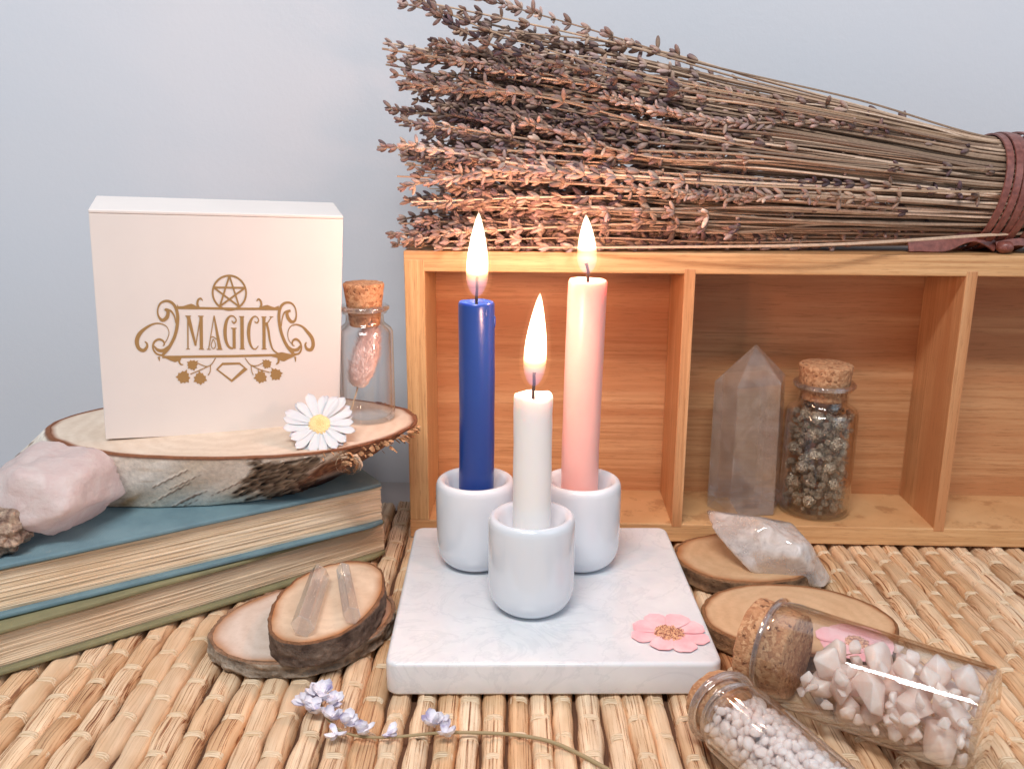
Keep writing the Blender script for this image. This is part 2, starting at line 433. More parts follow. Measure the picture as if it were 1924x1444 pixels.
# ------------------------------------------------------------------ candle holders and candles
MAT_CER = mat('white_glazed_ceramic', (.70, .745, .80), .12); MAT_CER.node_tree.nodes['Principled BSDF'].inputs['Coat Weight'].default_value = .5
_n = N(MAT_CER); _n.bump(_n.noise(_n.coord(), .9, 2), .06, .08)
HZ = 1.052
def holder(loc, label, seed, first=None):
    t = tag(obj('candle_holder', *lathe([(a*1.015, b*1.12) for a, b in [(.0, 0.02), (.62, 0.0), (.85, .03), (1.05, .12), (1.22, .28), (1.33, .48), (1.385, .75), (1.39, 1.2), (1.395, 2.2), (1.39, 2.66), (1.37, 2.78), (1.32, 2.87), (1.24, 2.915), (1.15, 2.90),
        (1.05, 2.80), (.95, 2.62), (.84, 2.42), (.72, 2.28), (.66, 2.2), (.655, 1.2), (0, 1.19)]], 72, False, False, .006, seed), MAT_CER, loc=loc), label, 'candle holder', 'white ceramic candle holders')
    return t
holder((.66, 27.62, HZ), 'white glazed ceramic holder at the front of the marble coaster, holding the short white candle', 1)
holder((-1.28, 30.9, HZ), 'white glazed ceramic holder behind on the left, holding the dark blue candle', 5)
holder((2.50, 30.9, HZ), 'white glazed ceramic holder behind on the right, holding the tall pink candle', 9)

WICK = mat('burnt_wick', (.02, .015, .015), .9)
def flame_mat():
    m = bpy.data.materials.new('flame'); m.use_nodes = True; n = N(m); n.t.nodes.remove(n.b)
    tc = n.new('ShaderNodeTexCoord'); sx = n.new('ShaderNodeSeparateXYZ', i_0=tc.outputs['Object'])
    z = n.math('MULTIPLY', sx.outputs[2], 100/3.0)
    # radial falloff in the flame's own space
    dens = n.ramp(z, [(.0, (.045, .045, .045)), (.12, (.04, .04, .04)), (.24, (.13, .13, .13)), (.33, (.6, .6, .6)), (.45, (1, 1, 1)), (.9, (1, 1, 1))])
    colr = n.ramp(z, [(.0, (.22, .30, 1.0)), (.14, (.45, .35, .55)), (.24, (1.0, .50, .25)), (.45, (1.0, .82, .60))])
    em = n.new('ShaderNodeEmission', i_Color=colr, i_Strength=n.math('MULTIPLY', dens, 2200.0))
    n.t.links.new(em.outputs[0], n.t.nodes['Material Output'].inputs['Volume']); return m
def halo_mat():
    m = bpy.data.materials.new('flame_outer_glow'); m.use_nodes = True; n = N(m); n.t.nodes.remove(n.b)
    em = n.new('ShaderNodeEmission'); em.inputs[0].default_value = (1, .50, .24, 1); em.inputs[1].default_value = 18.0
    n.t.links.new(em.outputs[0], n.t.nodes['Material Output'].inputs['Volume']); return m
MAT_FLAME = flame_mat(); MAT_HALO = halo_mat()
def flame_shape(h, r, lean=0, grow=0):
    prof = [(0, -.0), (.42, .03), (.68, .08), (.86, .14), (.98, .22), (1.0, .30), (.97, .40), (.89, .51), (.76, .62), (.60, .73), (.43, .83), (.27, .91), (.13, .965), (.05, .99), (0, 1.0)]
    v, f = lathe([(max(.001, a*r+grow*(1 if 0 < b < 1 else 0)), b*h+(grow if b == 1 else (-grow*.6 if b == 0 else 0))) for a, b in prof], 24)
    return [(x+lean*max(0, z/h)**1.5, y, z) for x, y, z in v], f
def candle(name_label, loc, r, h, m, wick_h, fl_h, fl_r, lean=(0, 0), seed=0, flean=0, power=.1, melt=0.0, wickmat=WICK, rot=(0, 0, 0), fbase=0):
    t = thing('candle', name_label, 'candle', loc, rot, 'small lit taper candles')
    prof = [(0.0, 0), (r*.985, 0)]
    nz = 34
    for i in range(nz+1): prof.append((r, .02+(h-.12)*i/nz))
    prof += [(r*.985, h-.05), (r*.93, h-.0), (r*.86, h-.02), (r*.78, h-.09), (r*.5, h-.15), (r*.12, h-.15)]
    v, f = lathe(prof, 48, False, True, 0)
    v2 = []
    for x, y, z in v:
        a = math.atan2(y, x); k = 1+.022*noise.noise(Vector((x*1.6+seed, y*1.6, z*.8)))+melt*.06*noise.noise(Vector((x*3+seed*3, y*3, z*2)))*max(0, (z/h))**6
        zz = z+(melt*.10*noise.noise(Vector((math.cos(a)+seed, math.sin(a), 0)))+.02*noise.noise(Vector((math.cos(a)*2+seed, math.sin(a)*2, 3))) if z > h-.3 else 0)
        b = math.sin(PI*min(1, z/h))*.03*((seed % 3)-1)
        v2.append((x*k+b, y*k, zz))
    obj('wax_body', v2, f, m, t)
    # small run of wax down the side
    if seed == 2:
        v, f = icos(3); obj('wax_drip', [(x*.05, y*.05, z*(.17 if z > 0 else .28)) for x, y, z in v], f, m, t, loc=(r-.005, -.10, h-.62))
        v, f = icos(3); obj('wax_drip', [(x*.045, y*.045, z*(.3 if z > 0 else .12)) for x, y, z in v], f, m, t, loc=(r*.55, -r*.80, h-.35))
    # wick
    pts = [(0, 0, h-.22), (0.0, 0, h+.05), (.02+lean[0]*.2, 0, h+wick_h*.5), (lean[0]*.6, 0.01, h+wick_h*.85), (lean[0], 0.02, h+wick_h)]
    wk = obj('wick', *tube(pts, [.055, .05, .05, .048, .06], 8), wickmat, t)
    zf = h+wick_h*.35+fbase
    fo = obj('flame', *flame_shape(fl_h, fl_r, flean), MAT_FLAME, wk, loc=(lean[0]*.55, 0, zf))
    obj('flame_halo', *flame_shape(fl_h*1.0, fl_r, flean, .14), MAT_HALO, wk, loc=(lean[0]*.55, 0, zf))  # added emissive shell that imitates the orange glare around the flame
    L = Matrix.Rotation(rot[1], 3, 'Y') @ Vector((lean[0]*.55+flean*.3, 0, zf+fl_h*.42))
    flame_light((loc[0]+L.x, loc[1]-.0, loc[2]+L.z), power)
    return t
MAT_WHITE = m_wax('white_wax', (.88, .84, .81), .30, .4, (1, .6, .4), .5)
MAT_BLUE = m_wax('blue_wax', (.012, .048, .235), .25, .28, (.2, .25, 1), .45)
MAT_PINK = m_wax('pink_wax', (.80, .45, .41), .6, .36, (1, .5, .4), .8)
ZB = HZ+1.36
candle('short white candle burning in the front holder, lowest of the three', (.66, 27.62, ZB), .61, 8.30-ZB, MAT_WHITE, .72, 2.95, .36, (.03, 0), 4, .16, .075, 1.0)
candle('dark blue taper candle burning on the left, in front of the bamboo shelf', (-1.28, 30.9, ZB), .62, 10.66-ZB, MAT_BLUE, .85, 2.85, .38, (.03, 0), 2, .06, .092, .2, fbase=-.15, rot=(0, .007, 0))
candle('pink taper candle burning on the right, tallest of the three and leaning slightly right', (2.42, 30.9, ZB), .66, 11.42-ZB, MAT_PINK, .55, 1.98, .34, (-.08, 0), 3, -.10, .09, .3, rot=(0, .013, 0))

# ------------------------------------------------------------------ books
def m_cloth(name, c1, c2, worn):
    m = mat(name, c1, .8); n = N(m); c = n.coord()
    g = n.noise(c, .9, 5, .6); g2 = n.noise(c, 14, 3)
    col = n.ramp(g, [(.32, c2), (.6, c1)])
    col = n.mix(n.math('MULTIPLY', n.ramp(n.noise(c, 2.6, 6, .75), [(.60, (0, 0, 0)), (.72, (1, 1, 1))]), .5), col, worn)
    w1 = n.new('ShaderNodeTexWave', i_Vector=c, i_Scale=7.0, bands_direction='X'); w2 = n.new('ShaderNodeTexWave', i_Vector=c, i_Scale=7.0, bands_direction='Y')
    n.t.links.new(c, w1.inputs['Vector']); n.t.links.new(c, w2.inputs['Vector'])
    n.color(col); n.bump(n.math('ADD', n.math('ADD', w1.outputs[1], w2.outputs[1]), g2), .18, .02); return m
def m_pages(name, a, b, dark, sc):
    m = mat(name, a, .85); n = N(m); c = n.coord((.06, .06, sc)); g = n.noise(c, 3.0, 5, .75, .1)
    c2 = n.coord((.25, .25, .8)); g2 = n.noise(c2, 1.0, 4)
    col = n.ramp(g, [(.30, dark), (.43, b), (.60, a)])
    col = n.mix(n.math('MULTIPLY', n.ramp(g2, [(.45, (0, 0, 0)), (.7, (1, 1, 1))]), .35), col, (b[0]*.85, b[1]*.7, b[2]*.55))
    n.color(col); n.bump(g, .6, .03); return m
def book(label, loc, ang, L, W, T, cloth, pages, seed, ct=.17, round_=False):
    t = thing('book', label, 'book', loc, (0, 0, ang), 'old cloth bound books stacked under the birch slice')
    r = random.Random(seed)
    def board(z0, z1, nm):
        v, f = rbox(-L, 0, 0, W, z0, z1, .06, 3)
        # subdivide for a slightly warped edge
        bm = bmesh.new(); vs_ = [bm.verts.new(p) for p in v]
        for q in f: bm.faces.new([vs_[i] for i in q])
        bmesh.ops.subdivide_edges(bm, edges=[e for e in bm.edges if abs(e.verts[0].co.x-e.verts[1].co.x) > 5], cuts=30)
        for q in bm.verts:
            q.co.z += .025*noise.noise(Vector((q.co.x*.5, q.co.y*.4, seed)))*(1 if z1 > T*.5 else .3)
            q.co.y += .03*noise.noise(Vector((q.co.x*.9, 3, seed+z0)))
            # bumped corner
            d = math.hypot(q.co.x, q.co.y)
            if d < .5: q.co.x -= (.5-d)*.35; q.co.y += (.5-d)*.35; q.co.z -= (.5-d)*.12*(1 if z1 > T*.5 else -.3)
        v, f = bm_out(bm); obj(nm, v, f, cloth, t, smooth=True)
    board(0, ct, 'bottom_cover'); board(T-ct, T, 'top_cover')
    # page block made of thin gatherings of uneven depth
    mb = MB(); z = ct+.004; top = T-ct-.004
    nx = 26
    while z < top-.001:
        dz = min(r.uniform(.022, .05) if seed == 1 else r.uniform(.02, .035), top-z)
        y0 = .22+r.uniform(-.02, .03); xr = -.20+r.uniform(-.02, .03)
        amp = r.uniform(.0, .025); ph = r.uniform(0, 99)
        vv = []; 
        for i in range(nx+1):
            x = xr-(L-.4)*i/nx
            yy = y0+amp*noise.noise(Vector((x*.6, ph, 0)))*2
            vv += [(x, yy, z), (x, yy, z+dz*.82)]
        ff = [(2*i, 2*i+1, 2*i+3, 2*i+2) for i in range(nx)]
        k = len(vv); vv += [(xr, W-.2, z), (xr, W-.2, z+dz*.82), (xr-(L-.4), W-.2, z), (xr-(L-.4), W-.2, z+dz*.82)]
        ff += [(0, k, k+1, 1), tuple([2*i+1 for i in range(nx+1)]+[k+3, k+1]), tuple([2*i for i in range(nx, -1, -1)]+[k, k+2])]
        mb.add(vv, ff); z += dz
    mb.obj('page_block', [pages], t, smooth=False)
    pts = []
    sp = []
    for i in range(9):
        a = PI*i/8; sp.append((W-.1+.35*math.sin(a), T/2-T/2*math.cos(a)))
    v = []; f = []
    for x in (-L, 0):
        for y, z_ in sp: v.append((x, y, z_))
    n_ = len(sp)
    for i in range(n_-1): f.append((i, i+1, n_+i+1, n_+i))
    obj('spine', v, f, cloth, t)
    return t
book('green cloth bound book with fine cream pages, lowest in the stack', (-4.75, 33.70, 0.02), math.radians(38.9), 23, 9.5, 1.53,
     m_cloth('green_book_cloth', (.25, .235, .125), (.19, .18, .10), (.36, .30, .17)), m_pages('fine_page_edges', (.86, .74, .57), (.74, .60, .43), (.26, .15, .09), 7.5), 2)
book('faded blue cloth bound book with ragged cream pages, lying on the green book', (-4.72, 33.05, 1.58), math.radians(34.2), 22, 9.6, 1.76,
     m_cloth('blue_book_cloth', (.15, .25, .29), (.115, .20, .24), (.26, .29, .29)), m_pages('ragged_page_edges', (.88, .76, .59), (.78, .63, .44), (.50, .32, .18), 2.6), 1)

# ------------------------------------------------------------------ wood slices
def wood_slice(label, loc, a, b, rot, th, seed, face_mat, bark_mat, bark_cols, bt=.13, amp=.05, shear=(0, 0), group=None, edge=.10, colfn=None, nz=14, n=220, ring=(.60, .34, .18), name='wood_slice', lump=.05, skew=0.0, tilt=(0, 0)):
    t = thing(name, label, 'wood slice', loc, (tilt[0], tilt[1], 0), group)
    cr, sr = math.cos(rot), math.sin(rot)
    def out(th_, k, z):
        w_ = 1+lump*noise.noise(Vector((math.cos(th_)*1.3+seed, math.sin(th_)*1.3, seed*.3)))+.015*noise.noise(Vector((math.cos(th_)*6, math.sin(th_)*6, seed)))
        x, y = a*math.cos(th_)*w_, b*math.sin(th_)*w_
        l = math.hypot(x, y); x += k*x/l; y += k*y/l
        s_ = (1-z/th)
        return Vector((x*cr-y*sr+shear[0]*s_, x*sr+y*cr+shear[1]*s_, z))
    # cut face
    V = []; F = []; C = []
    rings = [0, .25, .5, .7, .82, .9, .94, .97, .985, 1.0]
    for k in rings:
        for i in range(n):
            p = out(2*PI*i/n, -bt, th); c0 = Vector((0, 0, th)); q = c0+(p-c0)*k
            V.append((q.x, q.y, th+.004*noise.noise(Vector((q.x*2, q.y*2, 0)))))
            e = max(0, (k-(1-edge))/edge); e += .35*noise.noise(Vector((q.x*1.1, q.y*1.1, seed)))*(e > 0); e = min(1, max(0, e))**1.2
            C.append((1+(ring[0]-1)*e, 1+(ring[1]-1)*e, 1+(ring[2]-1)*e))
    for j in range(len(rings)-1):
        for i in range(n):
            k = (i+1) % n; F.append((j*n+i, (j+1)*n+i, (j+1)*n+k, j*n+k))
    obj('cut_face', V, F, face_mat, t, col=C)
    # bark
    V = []; F = []; C = []
    rows = [(-bt, th-.003), (-bt*.75, th+.02), (-bt*.4, th+.015), (-bt*.1, th-.02)]+[(0, th-.03-(th-.06)*j/nz) for j in range(nz+1)]+[(-.04, .0), (-.3, .0)]
    for j, (k, z) in enumerate(rows):
        for i in range(n):
            A = 2*PI*i/n; z_ = max(0, min(th+.03, z)); p = out(A, k, z_)
            v_ = 1-z_/th
            w_ = 1.0 if j >= 2 else .25
            if colfn: c, dsp = colfn(p.x-shear[0]*v_, p.y-shear[1]*v_, v_, A)
            else:
                g = fbm((p.x*1.1+seed, p.y*1.1, p.z*2.2), 5); g2 = noise.noise(Vector((p.x*4.5+seed, p.y*4.5, p.z*6)))
                tt = min(1, max(0, .5+g*.7+g2*.35)); c = tuple(bark_cols[0][q]*(1-tt)+bark_cols[1][q]*tt for q in range(3))
                if j <= 3: c = tuple(c[q]*.35+(.30, .13, .055)[q]*.65 for q in range(3))
                dsp = amp*(g*1.2+g2*.8)
            d = Vector((p.x-shear[0]*v_, p.y-shear[1]*v_, 0)).normalized()
            p = p+d*dsp*w_
            if j < len(rows)-2 and j > 1: p.z += dsp*.3
            V.append(tuple(p)); C.append(c)
    for j in range(len(rows)-1):
        for i in range(n):
            k = (i+1) % n; F.append((j*n+i, (j+1)*n+i, (j+1)*n+k, j*n+k))
    F.append(tuple((len(rows)-1)*n+i for i in range(n)))
    F = [tuple(reversed(q)) if False else q for q in F]
    obj('bark', V, F, bark_mat, t, col=C)
    return t
MAT_BARK = m_attr('rough_bark', .9, (7, 1.0, .12), .2)
G_SL = 'small bark edged wood slices'
wood_slice('pale wood slice lying flat on the mat, half under the thick dark barked slice', (-6.85, 27.55, 0.01), 3.0, 2.50, math.radians(28), .53, 11,
           m_slice('pale_wood', 3, ((.66, .55, .47), (.74, .63, .55))), MAT_BARK, ((.13, .095, .07), (.48, .40, .32)), amp=.085, group=G_SL, edge=.14, ring=(.62, .36, .20))
wood_slice('thick oval wood slice with dark bark carrying two clear crystal points', (-5.98, 27.52, .55), 2.92, 1.72, math.radians(80), .80, 23,
           m_slice('cream_wood', 8, ((.64, .48, .34), (.76, .62, .47))), MAT_BARK, ((.075, .05, .04), (.23, .165, .125)), amp=.04, group=G_SL, edge=.16, ring=(.60, .33, .16))
wood_slice('tan wood slice against the bamboo shelf, carrying the raw clear quartz chunk', (8.95, 32.45, 0.01), 2.75, 2.25, math.radians(8), .60, 31,
           m_slice('tan_wood', 5, ((.56, .36, .20), (.66, .45, .27))), MAT_BARK, ((.09, .05, .03), (.34, .20, .11)), amp=.03, group=G_SL, edge=.13, ring=(.62, .36, .20))
wood_slice('wide tan wood slice behind the large lying bottle', (9.55, 27.75, 0.01), 3.15, 2.42, math.radians(-8), .62, 47,
           m_slice('tan_wood_wide', 15, ((.58, .37, .21), (.66, .45, .27))), MAT_BARK, ((.14, .07, .04), (.36, .20, .10)), amp=.02, group=G_SL, edge=.05, ring=(.50, .28, .16))

def sm(x, a, b): 
    t_ = min(1, max(0, (x-a)/(b-a))); return t_*t_*(3-2*t_)
def mixc(a, b, t_): return tuple(a[i]*(1-t_)+b[i]*t_ for i in range(3))
def birch_col(x, y, v, A):
    g = fbm((x*.9, y*.9, v*1.5+7), 5); g2 = noise.noise(Vector((x*3.2, y*3.2, v*7))); g3 = noise.noise(Vector((x*7, y*7, v*16)))
    c = mixc((.78, .69, .58), (.93, .88, .81), min(1, max(0, .55+g*.8)))
    dsp = .02*g
    # fine horizontal streaks of the papery skin
    st = noise.noise(Vector((x*1.2+v*2.5, y*1.2, v*14))); c = mixc(c, (.55, .43, .31), sm(st, .3, .6)*.4)
    # slanted lenticels
    le = noise.noise(Vector(((x+v*1.3)*5.0, y*5.0, (v-x*.25)*1.1+3))); c = mixc(c, (.17, .10, .07), sm(le, .44, .52)*.85); dsp += .03*sm(le, .44, .54)
    if y < 0:
        # ochre stain low at the left
        k = math.exp(-((x+.6)/1.1)**2-((v-.95)/.28)**2); c = mixc(c, (.42, .22, .07), min(1, k*1.1*(.7+g)))
        # rough blackish scar
        e = g*1.1+g2*.35
        xl = .8+3.0*v+e*.8; xr = 3.6+2.2*v+e*.6; k = sm(x, xl, xl+.35)*(1-sm(x, xr, xr+.35))*sm(v+e*.15, .06, .14)
        rc = mixc((.035, .022, .016), (.34, .26, .19), min(1, max(0, .45+g3*.9+g2*.5)))
        c = mixc(c, rc, k); dsp += k*(.07+.20*g2+.16*g3)
        # red brown torn bark at the right end
        k2 = sm(x, 4.6+e*.6, 5.2+e*.6)*(1-.75*sm(v, .55, .85)); rc = mixc((.10, .035, .02), (.36, .17, .09), min(1, max(0, .45+g3*1.1)))
        c = mixc(c, rc, k2); dsp += k2*(.05+.1*g2)
        k3 = math.exp(-((x-5.9)/.7)**2-((v-.93)/.22)**2)*1.3; c = mixc(c, (.05, .02, .015), min(1, k3)); dsp -= .1*min(1, k3)
    if v < .07: c = mixc((.22, .085, .04), c, sm(v, .02, .07)); dsp *= .4
    if v < .07 and x > 4.8: dsp += .07*g3+.05
    return c, dsp
BIR = wood_slice('large oval birch slice with white bark on the blue book, under the white box', (-10.42, 33.25, 3.36), 6.72, 4.12, math.radians(1), 2.24, 61,
           m_slice('birch_wood', 22, ((.66, .54, .43), (.74, .63, .52))), m_attr('birch_bark', .75, (6, .35, .05), .3), None, shear=(-2.75, 1.1), colfn=birch_col, nz=44, n=520, edge=.03, ring=(.40, .18, .10), bt=.14, lump=.045, name='birch_slice')
# rosette of peeled bark and torn flakes on the slice
mp = m_attr('peeled_bark', .8, (9, .4, .04), .2)
V = []; F = []; C = []
for k in range(9):
    a0 = k*.75; nA = 16
    b0 = len(V); R = .10+.045*k
    for i in range(nA+1):
        a = a0+i*.26; rr = R*(1+.25*noise.noise(Vector((math.cos(a)*2, math.sin(a)*2, k))))
        for s_ in (0, 1):
            rad = rr+s_*.03; out_ = .26-.02*k-s_*.10+.07*noise.noise(Vector((a*2, k, s_)))
            V.append((rad*math.cos(a), -out_, rad*math.sin(a)*.85)); t_ = .5+.5*noise.noise(Vector((a*3, k*2, 0)))
            C.append(mixc((.30, .14, .06), (.72, .47, .28), t_) if k < 6 else mixc((.45, .28, .16), (.78, .66, .52), t_))
    for i in range(nA): F.append((b0+2*i, b0+2*i+1, b0+2*i+3, b0+2*i+2))
obj('peeled_knot', V, F, mp, BIR, col=C, loc=(4.75, -2.85, 1.62))
V = []; F = []; C = []; rr_ = random.Random(5)
for k in range(90):
    A = rr_.uniform(-.95, .10); x = 6.72*math.cos(A); y = 4.12*math.sin(A); z = 2.2-rr_.random()**2*.35
    s_ = rr_.uniform(.05, .16); d = Vector((math.cos(A), math.sin(A)*1.4, rr_.uniform(-.9, .4))).normalized(); u = Vector((rr_.uniform(-1, 1), rr_.uniform(-1, 1), rr_.uniform(-1, 1))).normalized()
    b0 = len(V); p = Vector((x, y, z))
    for q in (p-u*s_*.6, p+u*s_*.6, p+d*s_*1.5+u*s_*.5, p+d*s_*1.9-u*s_*.2, p+d*s_*1.2-u*s_*.6): V.append(tuple(q)); C.append(mixc((.22, .09, .04), (.66, .40, .22), rr_.random()))
    F.append(tuple(range(b0, b0+5)))
obj('torn_flakes', V, F, mp, BIR, col=C, smooth=False)

# ------------------------------------------------------------------ white gift box with gold emblem
bx_loc = (-14.32, 30.93, 5.66)
Rb = Matrix.Rotation(math.radians(17.6), 3, 'Z') @ Matrix.Rotation(math.radians(6.4), 3, 'X') @ Matrix.Rotation(math.radians(2.5), 3, 'Y')
BW, BH, BD = 8.17, 8.12, 2.6
BX = thing('gift_box', 'square white cardboard box with gold emblem standing on the birch slice', 'box', bx_loc, Rb.to_euler())
mc = mat('white_card', (.80, .73, .69), .55); _n = N(mc); _c = _n.coord(); _n.bump(_n.noise(_c, 9, 4), .05, .02); _n.color(_n.ramp(_n.noise(_c, .35, 3), [(.3, (.77, .715, .685)), (.7, (.81, .755, .72))]))
obj('body', *rbox(.05, BW-.05, .12, BD, .0, BH-.12, .03), mc, BX, smooth=False)
obj('lid', *rbox(0, BW, 0, .11, .02, BH-.12, .025), mc, BX, smooth=False)
obj('lid_top', *rbox(0, BW, -.02, BD+.02, BH-.118, BH, .035, 3), mc, BX, smooth=False)
# gold emblem: drawn in artwork units, laid on the lid as thin foil
def art(px, py):
    u, v = .5, .5
    for _ in range(6):
        xl = 170+25*v; xr = 641-5*v; u = (px-xl)/(xr-xl)
        yt = 397+5*u; yb = 829-26*u; v = (py-yt)/(yb-yt)
    return u*BW, (1-v)*BH
A_ = lambda x, y: (230+x/5.775, 490+y/5.775)
B_ = lambda x, y: (410+x/5.775, 490+y/5.775)
gold = MB(); FT = .012; GK = BW/471/5.775
def catmull(P, W, n=7):
    out = []; ws = []
    Q = [P[0]]+list(P)+[P[-1]]
    for i in range(1, len(Q)-2):
        p0, p1, p2, p3 = [Vector((*q, 0)) for q in Q[i-1:i+3]]
        for k in range(n):
            t_ = k/n; out.append(.5*((2*p1)+(p2-p0)*t_+(2*p0-5*p1+4*p2-p3)*t_*t_+(3*p1-p0-3*p2+p3)*t_**3)); ws.append(W[i-1]*(1-t_)+W[min(i, len(W)-1)]*t_)
    out.append(Vector((*P[-1], 0))); ws.append(W[-1]); return out, ws
def prism(poly, lift=0):
    pts = [art(*p) for p in poly]
    ar = sum(pts[i][0]*pts[(i+1) % len(pts)][1]-pts[(i+1) % len(pts)][0]*pts[i][1] for i in range(len(pts)))
    if ar < 0: pts = pts[::-1]
    n = len(pts); v = [(x, -.001, z) for x, z in pts]+[(x, -FT-lift, z) for x, z in pts]
    gold.add(v, [tuple(range(n, 2*n))]+[(i, (i+1) % n, n+(i+1) % n, n+i) for i in range(n)])
_lift = [0]
def stroke(tr, P, W, smooth_=True, closed=False):
    if not isinstance(W, (list, tuple)): W = [W]*len(P)
    if closed: P = list(P)+[P[0]]; W = list(W)+[W[0]]
    if smooth_ and len(P) > 2: pts, ws = catmull(P, W)
    else: pts = [Vector((*p, 0)) for p in P]; ws = list(W)
    _lift[0] = (_lift[0]+.0004) % .006
    v = []; 
    for i, p in enumerate(pts):
        if closed and i in (0, len(pts)-1): d = (pts[1]-pts[0]).normalized()+(pts[-1]-pts[-2]).normalized()
        else: d = (pts[min(i+1, len(pts)-1)]-pts[max(i-1, 0)])
        d = d.normalized(); nn = Vector((-d.y, d.x, 0))
        k = 1.0
        if not smooth_ and 0 < i < len(pts)-1:
            k = 1/max(.5, (pts[i]-pts[i-1]).normalized().dot(d))
        for s_ in (-1, 1):
            q = p+nn*s_*ws[i]*.5*k; x, z = art(*tr(q.x, q.y)); v.append((x, -FT-_lift[0], z)); v.append((x, -.001, z))
    f = []
    for i in range(len(pts)-1):
        a = i*4; b = a+4
        f += [(a, a+2, b+2, b), (a+1, a, b, b+1), (a+2, a+3, b+3, b+2)]
    f += [(0, 1, 3, 2), (len(v)-4, len(v)-2, len(v)-1, len(v)-3)]
    gold.add(v, f)
def poly(tr, P): prism([tr(*p) for p in P], .001)
# frame bars
stroke(A_, [(530, 463), (1160, 468)], 24, False); stroke(B_, [(118, 468), (610, 463)], 24, False)
stroke(A_, [(385, 1002), (1160, 984)], 25, False); stroke(B_, [(118, 984), (560, 968), (640, 962)], 25, False)
poly(A_, [(545, 478), (545, 425), (560, 448), (610, 446), (655, 430), (695, 420), (725, 432), (765, 456), (765, 478)])
stroke(A_, [(770, 460), (758, 420), (768, 378), (795, 362), (815, 385)], [30, 24, 22, 18, 8])
poly(B_, [(400, 478), (400, 452), (440, 432), (480, 423), (520, 438), (560, 448), (605, 430), (610, 478)])
stroke(B_, [(400, 462), (412, 420), (402, 378), (378, 362), (360, 385)], [30, 24, 22, 18, 8])
# circle and five pointed star
cx, cy_ = 421, 541.8
I_ = lambda x, y: (x, y)
cp = [(cx+31.3*math.cos(2*PI*i/40), cy_+31.3*math.sin(2*PI*i/40)) for i in range(40)]
stroke(I_, cp, 3.5, True, True)
st = [(cx+31*math.cos(-PI/2+2*PI*i*2/5), cy_+31*math.sin(-PI/2+2*PI*i*2/5)) for i in range(6)]
for i in range(5): stroke(I_, [st[i], st[i+1]], 3.3, False)
# left scrolls
stroke(A_, [(415, 480), (448, 505), (438, 565), (392, 600), (352, 560), (342, 490), (370, 420), (432, 392), (492, 412), (532, 470), (550, 560), (540, 680), (510, 790), (450, 905), (385, 985)], [22, 34, 40, 34, 20, 14, 18, 24, 28, 32, 34, 34, 32, 32, 26])
stroke(A_, [(430, 478), (480, 500), (515, 555), (530, 630)], [16, 20, 16, 10])
stroke(A_, [(390, 985), (325, 965), (290, 905), (302, 840), (350, 808), (395, 825), (408, 860), (392, 880)], [20, 20, 18, 22, 24, 20, 14, 8])
stroke(A_, [(300, 880), (340, 925), (400, 930), (452, 885)], [10, 32, 40, 20])
stroke(A_, [(402, 862), (440, 800), (458, 730), (430, 665), (365, 636), (295, 642), (215, 688), (152, 752), (124, 830), (142, 905), (190, 932), (226, 895), (228, 855), (205, 835)], [8, 8, 8, 9, 13, 18, 28, 42, 44, 38, 36, 28, 18, 12])
poly(A_, [(390, 1000), (430, 1020), (470, 1040), (520, 1058), (560, 1040), (590, 1000)])
stroke(A_, [(350, 1000), (355, 1045)], [26, 8], False); stroke(A_, [(575, 1005), (562, 1050), (578, 1080), (605, 1085)], [30, 20, 16, 8])
# right scrolls
stroke(B_, [(738, 480), (700, 500), (708, 555), (745, 598), (785, 590), (803, 530), (790, 450), (748, 402), (690, 396), (640, 425), (612, 490), (608, 570), (622, 670), (652, 770), (700, 865), (770, 948)], [22, 32, 38, 36, 24, 16, 16, 20, 24, 28, 32, 34, 34, 34, 36, 36])
stroke(B_, [(720, 480), (672, 500), (645, 565), (636, 650)], [18, 18, 14, 8])
stroke(B_, [(770, 955), (830, 948), (860, 900), (850, 830), (805, 790), (765, 808), (760, 850), (785, 862)], [20, 20, 18, 22, 26, 20, 14, 8])
stroke(B_, [(705, 860), (760, 905), (818, 902), (850, 862)], [12, 30, 36, 18])
stroke(B_, [(762, 850), (718, 795), (708, 720), (738, 652), (800, 630), (870, 650), (930, 708), (982, 775), (996, 850), (972, 902), (925, 895), (906, 850), (920, 822)], [8, 8, 8, 9, 14, 20, 34, 40, 40, 36, 32, 22, 12])
poly(B_, [(530, 985), (590, 998), (630, 1030), (665, 1036), (705, 1015), (760, 990), (815, 960), (740, 955), (640, 935), (590, 945)])
stroke(B_, [(792, 985), (796, 1038)], [24, 8], False); stroke(B_, [(606, 1000), (600, 1050), (575, 1070)], [30, 20, 8])
# letters
def serif(tr, x0, x1, y, w_=10): stroke(tr, [(x0, y), (x1, y)], w_, False)
stroke(A_, [(656, 552), (656, 912)], 14, False); stroke(A_, [(660, 552), (738, 872)], [40, 22], False); stroke(A_, [(738, 872), (792, 552)], 11, False); stroke(A_, [(797, 552), (799, 912)], 36, False)
serif(A_, 630, 690, 552); serif(A_, 765, 824, 552); serif(A_, 636, 676, 911, 8); serif(A_, 772, 828, 911)
stroke(A_, [(936, 545), (876, 910)], 10, False); stroke(A_, [(936, 545), (998, 910)], [14, 42], False); serif(A_, 858, 900, 911, 8); serif(A_, 962, 1026, 911)
stroke(A_, [(893, 790), (925, 773), (962, 802)], 9); stroke(A_, [(925, 798), (904, 868), (928, 905), (952, 866), (930, 798)], 8)
stroke(B_, [(88, 598), (112, 622), (136, 592), (112, 552), (70, 548), (32, 598), (14, 700), (22, 805), (54, 880), (100, 900)], [10, 18, 14, 12, 18, 30, 38, 34, 26, 16])
stroke(B_, [(112, 678), (113, 900)], 34, False); serif(B_, 80, 140, 678)
